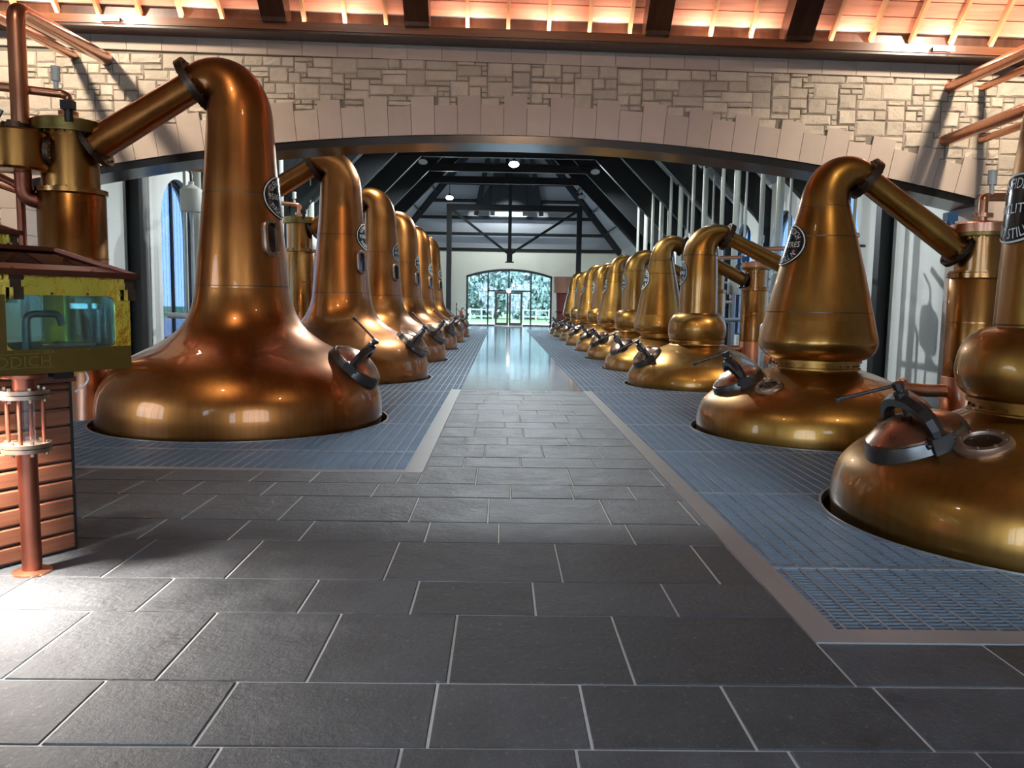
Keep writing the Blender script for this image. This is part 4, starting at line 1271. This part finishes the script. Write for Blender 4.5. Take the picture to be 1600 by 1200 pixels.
# ================================================================== CREAM PIPEWORK IN THE STILL HALL
def pipework(label, x, y, side, tank_z, tank=True, rail=True):
    """cream service pipes beside a condenser; side = +1 right wall, -1 left wall"""
    root = tag(empty('service_pipes', (x, y, PIT)), label, 'pipework', 'cream service pipes along the %s wall' % ('right' if side > 0 else 'left'))
    def P(dx, dy, z0, z1, r, mat='pipe_cream'):
        m = MB(); m.cyl((side*dx, dy, z0-PIT), (side*dx, dy, z1-PIT), r, 14); m.build('riser', M[mat], root, True)
    top = lambda dx: EAVE+0.30+((HR-x) if side > 0 else (x-HL))-dx
    P(0.45, 0.75, -1.2, top(0.45), 0.10); P(0.15, 1.25, -1.2, top(0.15), 0.065); P(0.80, 0.95, -1.2, top(0.8), 0.038)
    m = MB(); m.tube(round_path([(side*0.45,0.75,2.35-PIT),(side*0.1,0.75,2.35-PIT),(0,0.75,1.0-PIT)],0.1), 0.035, 10); m.build('branch', M['pipe_grey'], root, True)
    for z in (1.15, 1.75):
        m = MB(); m.cyl((side*0.2,-0.1,z-PIT),(side*0.2,1.3,z-PIT), 0.045, 12); m.build('header', M['pipe_cream'], root, True)
        m = MB(); m.disc((side*0.2,0.25,z+0.09-PIT),(0,0,1),0.11,0.03,16); m.cyl((side*0.2,0.25,z-PIT),(side*0.2,0.25,z+0.09-PIT),0.02,8); m.build('valve_wheel', M['red_paint'], root, True)
    if tank:
        m = MB(); m.lathe([(0.0,-0.30),(0.235,-0.30),(0.24,-0.27),(0.24,0.16),(0.23,0.19),(0.06,0.30),(0.06,0.36),(0,0.36)], 28, Matrix.Translation((side*0.38,0.25,tank_z-PIT)))
        m.build('header_tank', M['tank_white'], root, True)
        m = MB(); m.cyl((side*0.38,0.25,tank_z-0.3-PIT),(side*0.38,0.25,0.4-PIT),0.03,10); m.build('tank_drain', M['pipe_grey'], root, True)
        m = MB(); m.tube(round_path([(side*0.38,0.25,tank_z+0.34-PIT),(side*0.38,0.25,tank_z+0.62-PIT),(side*0.75,0.25,tank_z+0.62-PIT)],0.12),0.03,10); m.build('tank_feed', M['gunmetal'], root, True)
    if rail:
        m = MB(); m.tube(round_path([(-side*0.55,-1.35,-1.2-PIT),(-side*0.55,-1.35,1.22-PIT),(side*0.3,-1.35,1.25-PIT)],0.14,8), 0.06, 14); m.build('bent_pipe', M['pipe_grey'], root, True)
RL = ['third', 'fourth', 'fifth', 'sixth', 'seventh', 'eighth', 'ninth']
for k in range(7):
    x, y, kk = SPIRIT[2+k]
    pipework('cream vertical pipes and tank beside the %s right still' % RL[k], 6.75, y+0.1, 1, 2.28, k < 4, k < 3)
LW = ['first', 'second', 'third', 'fourth', 'fifth']
pipework('cream vertical pipes and grey tank before the left arched window', -6.55, 17.85, -1, 3.82, True, True)
for k in range(1, 5):
    x, y = WASH[k+1]
    pipework('cream vertical pipes beside the %s left still' % RL[k-1], -6.5, y+0.9, -1, 3.7, k < 3, k < 2)

# ================================================================== SPIRIT SAFE AND COUNTER
RZC = math.atan2(0.852, 0.523)
def counter(label, loc, length, depth, height):
    c = tag(empty('wooden_counter', loc, RZC), label, 'counter')
    m = MB(); m.box(-length, -0.012, 0.02, depth-0.02, 0.0, height-0.03); m.build('carcass', M['black_trim'], c)
    m = MB(); m.box(-0.02, 0.0, 0.0, 0.04, 0.0, height-0.03); m.build('corner_trim', M['black_trim'], c)
    m = MB(); m.box(-length, 0.02, -0.02, depth, height-0.03, height); m.build('worktop', M['clad'], c)
    z = 0.012; k = 0
    while z < height-0.06:
        h = min(0.1125, height-0.035-z)
        m = MB(); x0, x1, y0, y1, z0, z1 = -length, -0.022, 0.0, 0.02, z+0.005, z+h-0.005
        m.add([(x0,y0+.004,z0),(x1,y0+.004,z0),(x1,y0-.004,z0+.012),(x0,y0-.004,z0+.012),(x0,y0-.004,z1-.012),(x1,y0-.004,z1-.012),(x1,y0+.004,z1),(x0,y0+.004,z1),
               (x0,y1,z0),(x1,y1,z0),(x1,y1,z1),(x0,y1,z1)],
              [(0,1,2,3),(3,2,5,4),(4,5,6,7),(8,9,1,0),(7,6,10,11),(1,9,10,6,5,2),(0,3,4,7,11,8)])
        m.build('cladding_board', M['clad'], c)
        m = MB(); m.box(-0.010, 0.008, 0.045, depth-0.02, z0, z1); m.build('end_board', M['clad'], c)
        z += h; k += 1
    return c
CO = (-2.671, 4.96, 0)
counter('wooden clad counter under the brass safe, left foreground', CO, 3.0, 0.85, 1.105)

def spirit_safe(label, loc, L=2.3, D=0.8):
    """local: front face at y=0, right end at x=0, base z=0"""
    s = tag(empty('spirit_safe', loc, RZC), label, 'safe', 'brass spirit safes')
    zt, p0, p1 = 0.56, 0.14, 0.445
    br, bd = M['brass'], M['brass_dull']
    m = MB(); m.box(-L, 0, 0, D, 0.0, 0.03); m.build('base_tray', bd, s)
    for (y0, y1, nm) in ((0.0, 0.012, 'front_skirt'), (D-0.012, D, 'back_skirt')):
        m = MB(); m.box(-L, 0, y0, y1, 0.03, p0); m.build(nm, bd, s)
        m = MB(); m.box(-L, 0, y0, y1, p1, zt); m.build('top_rail', br if y0 < 0.1 else bd, s)
        xs = [(-0.10, 0.0), (-0.80, -0.735), (-1.55, -1.48), (-L, -L+0.1)]
        for a, b in xs:
            m = MB(); m.box(a, b, y0, y1, p0, p1); m.build('upright', br if a > -0.2 and y0 < 0.1 else bd, s)
        for a, b in ((-0.735,-0.10),(-1.48,-0.80),(-L+0.1,-1.55)):
            m = MB(); m.box(a, b, (y0+y1)/2-0.003, (y0+y1)/2+0.003, p0, p1); m.build('pane', M['glass_teal'], s)
            # rounded corners of the opening
            r = 0.045
            for cx, sx in ((a,1),(b,-1)):
                for cz, sz in ((p0,1),(p1,-1)):
                    m = MB()
                    pts = [(cx,y0,cz)]
                    for k in range(7):
                        t = PI/2*k/6; pts.append((cx+sx*r*(1-math.sin(t)), y0, cz+sz*r*(1-math.cos(t))))
                    n = len(pts); q = pts+[(p[0],y1,p[2]) for p in pts]
                    m.add(q, [tuple(range(n)), tuple(range(2*n-1,n-1,-1))]+[(i,(i+1)%n,(i+1)%n+n,i+n) for i in range(n)])
                    m.build('corner_fillet', br if a > -0.9 else bd, s)
    for x0, x1 in ((-0.012,0.0),(-L,-L+0.012)):
        m = MB(); m.box(x0, x1, 0.012, D-0.012, 0.03, p0); m.build('end_skirt', bd, s)
        m = MB(); m.box(x0, x1, 0.012, D-0.012, p1, zt); m.build('end_rail', br, s)
        m = MB(); m.box(x0, x1, 0.012, 0.10, p0, p1); m.box(x0, x1, D-0.10, D-0.012, p0, p1); m.build('end_upright', br, s)
        m = MB(); m.box((x0+x1)/2-.003, (x0+x1)/2+.003, 0.10, D-0.10, p0, p1); m.build('pane', M['glass_teal'], s)
    # hipped roof: copper bars with glass panels
    e = 0.03; rz = zt+0.165; rx = 0.23
    E1, E2, E3, E4 = (e,-e,zt+0.01),(e,D+e,zt+0.01),(-L-e,D+e,zt+0.01),(-L-e,-e,zt+0.01)
    R1, R2 = (-rx,D/2,rz),(-L+rx,D/2,rz)
    m = MB()
    for a, b in ((E1,E2),(E2,E3),(E3,E4),(E4,E1)): m.bar(a, b, 0.05, 0.035)
    for a, b in ((E1,R1),(E2,R1),(E3,R2),(E4,R2),(R1,R2)): m.bar(a, b, 0.055, 0.03)
    for k in range(5):
        xx = -0.25-0.45*k
        for q in ((xx,-e,zt+0.02),): m.cyl((q[0],q[1]-0.01,q[2]),(q[0],q[1]+0.01,q[2]+0.012),0.01,6)
    m.build('roof_frame', M['roof_copper'], s)
    def tri(name, pts):
        m = MB(); n = len(pts); m.add(pts+[(p[0],p[1],p[2]-0.006) for p in pts], [tuple(range(n)), tuple(range(2*n-1,n-1,-1))]+[(i,(i+1)%n,(i+1)%n+n,i+n) for i in range(n)])
        m.build(name, M['roof_glass'], s)
    tri('roof_pane', [E4, E1, R1, R2]); tri('roof_pane', [E2, E3, R2, R1]); tri('roof_pane', [E1, E2, R1]); tri('roof_pane', [E3, E4, R2])
    # riveted copper margin along the roof eaves, hasps and locks
    m = MB(); m.add([(e,-e-.004,zt+.02),(-L,-e-.004,zt+.02),(-L,D*0.12,zt+.062),(-0.05,D*0.12,zt+.062)],[(0,1,2,3)]); m.build('roof_margin', M['roof_copper'], s)
    for x in (-0.03, -0.70):
        m = MB(); m.box(x-0.03,x+0.03,-0.045,0.0,zt-0.075,zt+0.02); m.box(x-0.02,x+0.035,-0.06,-0.02,zt-0.14,zt-0.07); m.cyl((x-0.035,-0.035,zt-0.02),(x+0.045,-0.035,zt-0.02),0.014,8)
        m.build('hasp', M['bronze_dark'], s)
    m = MB(); m.box(-0.01,0.03,0.02,0.07,zt-0.12,zt+0.0); m.lathe([(0,0),(0.022,0.004),(0.022,0.03),(0,0.034)],12,align((0.0,0.03,0.30),(1,0,0))); m.build('end_hasp', M['bronze_dark'], s)
    # raised letters on the front skirt
    v, f, w = text_mesh('GLENFIDDICH'); sc = 0.062/0.7; sx = 0.60/w
    m = MB(); xc = -0.225-0.28-0.30
    n = len(v); pts = [(xc+x*sx, -0.006, 0.044+y*sc) for x, y in v]
    m.add(pts, f); m.build('lettering', M['brass_letters'], s)
    m = MB(); m.box(-1.15,-0.49,-0.004,0.0,0.036,0.04); m.box(-1.15,-0.49,-0.004,0.0,0.114,0.118); m.build('letter_border', M['brass_letters'], s)
    m = MB()
    for k in range(10):
        for z in (0.125, 0.455):
            m.lathe([(0.009,0),(0.006,0.006),(0,0.007)],8,align((-0.06-0.21*k,0.0,z),(0,-1,0)))
    stuff(m.build('rivets', bd, s))
    # inside: spouts, bowl and hydrometer jar
    for x in (-0.28, -0.95, -1.7):
        m = MB(); m.tube(round_path([(x-0.12,D*0.55,0.03),(x-0.12,D*0.55,0.33),(x+0.06,D*0.50,0.33),(x+0.08,D*0.5,0.26)],0.06), 0.022, 12); m.build('spout', M['gunmetal'], s, True)
        m = MB(); m.lathe([(0.03,0.03),(0.13,0.06),(0.15,0.14),(0.145,0.14),(0.12,0.07),(0,0.05)], 24, Matrix.Translation((x+0.1,D*0.45,0.0)), False); m.build('receiver_bowl', M['copper_plain'], s, True)
        m = MB(); m.lathe([(0.05,0.03),(0.05,0.36),(0.045,0.36)], 16, Matrix.Translation((x+0.22,D*0.3,0.0)), False); m.build('hydrometer_jar', M['glass_clear'], s, True)
    m = MB(); m.box(-L+0.05,-0.05,0.05,D-0.05,0.03,0.045); m.build('green_tray', M['green_tray'], s)
    for x in (-0.25, -1.2, -2.1):
        m = MB(); m.box(x-0.06,x+0.06,D*0.45,D*0.7,-0.055,0.0); m.build('foot', bd, s)
    return s
M['roof_glass'] = glass('roof_glass', (0.30,0.28,0.30), 0.10)
M['roof_copper'] = simple('roof_copper', (0.13,0.042,0.028), 0.36, 0.9, 0.2)
M['brass_letters'] = simple('brass_letters', (0.38,0.28,0.09), 0.3, 1.0, 0.1)
M['green_tray'] = simple('green_tray', (0.02,0.12,0.06), 0.3, 0, 0.2)
def loc_c(x, y, z):
    return (CO[0]+x*0.523-y*0.852, CO[1]+x*0.852+y*0.523, z)
spirit_safe('brass spirit safe with teal glass and hipped copper roof on the near counter', loc_c(0.225, -0.28, 1.16))
SB = (-3.98, 6.62, 1.54)
spirit_safe('brass spirit safe farther back at the left edge, only its roof corner showing', SB)
counter('wooden clad counter under the farther brass safe', (SB[0]+0.852*-0.12-0.2*0.523, SB[1]-0.523*-0.12-0.2*0.852, 0), 2.2, 0.6, 1.485)

# sight-glass stand pipe in front of the counter
sp = loc_c(-0.39, -0.2, 0)
st = tag(empty('stand_pipe', sp, RZC), 'copper stand pipe with glass sight tube under the near safe', 'pipe')
m = MB(); m.lathe([(0.105,0.0),(0.105,0.012),(0.06,0.02),(0.0,0.02)], 32); m.build('foot_plate', M['copper_plain'], st, True)
m = MB(); m.cyl((0,0,0.01),(0,0,0.715), 0.052, 24); m.build('lower_pipe', M['copper_dull'], st, True)
def stack(z, nm):
    m = MB(); m.lathe([(0.04,z),(0.128,z),(0.128,z+0.022),(0.12,z+0.024),(0.128,z+0.028),(0.128,z+0.05),(0.04,z+0.05)], 36)
    for k in range(6):
        a = 2*PI*k/6+0.3; m.cyl((0.1*math.cos(a),0.1*math.sin(a),z-0.02),(0.1*math.cos(a),0.1*math.sin(a),z+0.065),0.012,6)
    m.build(nm, M['bronze_light'], st, True)
stack(0.715, 'lower_flange'); stack(1.02, 'upper_flange')
m = MB(); m.lathe([(0.05,0.76),(0.05,1.02),(0.045,1.02),(0.045,0.76)], 24, None, False); m.build('sight_tube', M['glass_clear'], st, True)
for k in range(4):
    a = PI/4+PI/2*k
    m = MB(); m.cyl((0.092*math.cos(a),0.092*math.sin(a),0.76),(0.092*math.cos(a),0.092*math.sin(a),1.03), 0.0115, 10); m.build('tie_rod', M['copper_dull'], st, True)
m = MB(); m.cyl((0,0,1.065),(0,0,1.158), 0.06, 24); m.disc((0,0,1.148),(0,0,1),0.12,0.02,24); m.build('upper_pipe', M['copper_dull'], st, True)
# sensor box with a yellow tag and a looped white cable
jb = tag(empty('junction_box', loc_c(-0.10, -0.10, 1.16), RZC), 'small black junction box with yellow tag under the near safe', 'box')
m = MB(); m.box(-0.09,0.03,-0.05,0.05,-0.05,0.0); m.cyl((-0.09,0,-0.025),(-0.13,0,-0.025),0.016,10); m.build('body', M['iron_dark'], jb)
m = MB(); m.box(0.03,0.10,-0.052,0.045,-0.022,0.0); m.build('tag', M['yellow_tag'], jb)
m = MB(); m.tube(spline([(0.10,0,-0.012),(0.135,0,-0.03),(0.145,0,-0.075),(0.125,0.03,-0.12),(0.11,0.08,-0.15)],5), 0.0065, 8); m.build('cable', M['white_letter'], jb, True)
# lamp under the near safe
lpn = tag(empty('work_lamp', loc_c(-0.70, -0.16, 1.16), RZC), 'bright lamp fixed under the near safe, at the left edge', 'lamp')
m = MB(); m.box(-0.13,0.13,-0.05,0.05,-0.03,0.0); m.build('housing', M['gunmetal'], lpn)
m = MB(); m.box(-0.12,0.12,-0.042,0.042,-0.036,-0.03); m.build('diffuser', M['lamp_glow_warm'], lpn)
wl_ = lamp('work_lamp_light', 'AREA', loc_c(-0.70, -0.16, 1.115), loc_c(-0.70, -0.55, 0), 58, (1.0,0.95,0.88), (0.24,0.08))
wl_.data.spread = math.radians(120)

# ================================================================== LAMPS ON THE TRUSSES
def hall_lamp(label, loc, on=True, aim=(0,-0.5,-1)):
    r = tag(empty('hall_floodlight', loc), label, 'lamp', 'floodlights on the black trusses')
    A = align((0,0,0), aim)
    m = MB(); m.lathe([(0.0,-0.22),(0.08,-0.2),(0.10,-0.05),(0.21,0.0),(0.22,0.03),(0.20,0.03)], 24, A, False); m.build('housing', M['gunmetal'], r, True)
    m = MB(); m.lathe([(0.2,0.028),(0.0,0.03)], 24, A, False); m.build('lens', M['lamp_glow'] if on else M['tank_white'], r)
    m = MB(); m.bar((0,0,0.15),(0,0,0.75),0.03,0.03,(0,1,0)); m.build('bracket', M['black_steel'], r)
hall_lamp('bright floodlight hanging at the middle of the black roof', (0.44, 33.0, 7.25))
hall_lamp('lit floodlight low on the left hip column', (-2.95, 45.0, 7.42))
hall_lamp('unlit floodlight hanging on the left trusses, beside the bright one', (-3.55, 36.0, 7.8), False)
hall_lamp('unlit floodlight hanging on the right trusses', (4.1, 36.0, 7.5), False)
hall_lamp('unlit floodlight above the right hip column', (4.4, 45.0, 7.6), False)
lamp('hall_light', 'SPOT', (0.44, 32.9, 7.15), (0.44, 24, 0), 900, COOL, 0.15, 140, 0.6)
lamp('hall_light', 'SPOT', (-2.95, 44.9, 7.3), (0.5, 57, 3.0), 220, COOL, 0.15, 140, 0.6)
# floodlights shining down the stone wall, on the timber eaves
for lb, x in (('round floodlight on the timber eaves above the left pipes', -6.35), ('round floodlight on the timber eaves at the right', 7.15)):
    r = tag(empty('eaves_floodlight', (x, 13.33, 5.93+tz(x))), lb, 'lamp', 'floodlights on the timber eaves')
    m = MB(); m.box(-0.16,0.16,-0.02,0.07,-0.01,0.05); m.build('housing', M['gunmetal'], r)
    m = MB(); m.box(-0.17,0.17,-0.03,-0.02,-0.02,0.055); m.build('lens', M['lamp_glow_warm'], r)
# exit lamp above the doors
r = tag(empty('emergency_lamp', (0.54, YF-0.08, 2.49)), 'small white emergency lamp above the double doors', 'lamp')
m = MB(); m.lathe([(0.0,0.0),(0.15,0.0),(0.15,0.05),(0.09,0.1),(0,0.11)], 20, align((0,0.08,0),(0,-1,0))); m.build('dome', M['lamp_glow_dim'], r, True)

# ================================================================== FAR END
v = tag(empty('wooden_vat', (3.98, 50.0, 0)), 'round wooden vat with a dark red base at the far end, right of the doors', 'vat')
m = MB(); m.lathe([(0.0,2.3),(0.72,2.3),(0.76,3.3),(0.72,3.3),(0.7,3.2),(0,3.2)], 40); m.build('upper_vat', M['vat_wood'], v, True)
m = MB(); m.lathe([(0.5,0.0),(0.58,2.3)], 40, None, False); m.build('lower_body', M['vat_red'], v, True)
m = MB(); m.lathe([(0.59,1.1),(0.60,1.1),(0.60,1.16),(0.59,1.16)], 32, None, False); m.build('hoop', M['iron_dark'], v)
fe = tag(empty('fire_extinguisher', (-2.62, 52.6, 0)), 'red fire extinguisher at the far left beside the glazed wall', 'extinguisher')
m = MB(); m.lathe([(0.0,0.5),(0.11,0.5),(0.11,0.98),(0.07,1.08),(0.03,1.1),(0.0,1.1)], 20); m.build('cylinder', M['red_paint'], fe, True)
m = MB(); m.cyl((0,0,1.1),(0,0,1.2),0.03,8); m.box(-0.03,0.12,-0.02,0.02,1.18,1.22); m.cyl((0,0,0),(0,0,0.5),0.05,8); m.build('valve_and_stand', M['black_trim'], fe)
for i, (x, lb) in enumerate(((-2.95, 'thin black rope post left of the red extinguisher'), (-2.3, 'thin black rope post right of the red extinguisher'))):
    q = tag(empty('rope_post', (x, 52.9, 0)), lb, 'post', 'rope posts at the far end')
    m = MB(); m.lathe([(0.16,0),(0.16,0.02),(0.03,0.04),(0.025,1.45),(0.06,1.5),(0.0,1.6)], 16); m.build('post', M['black_trim'], q, True)
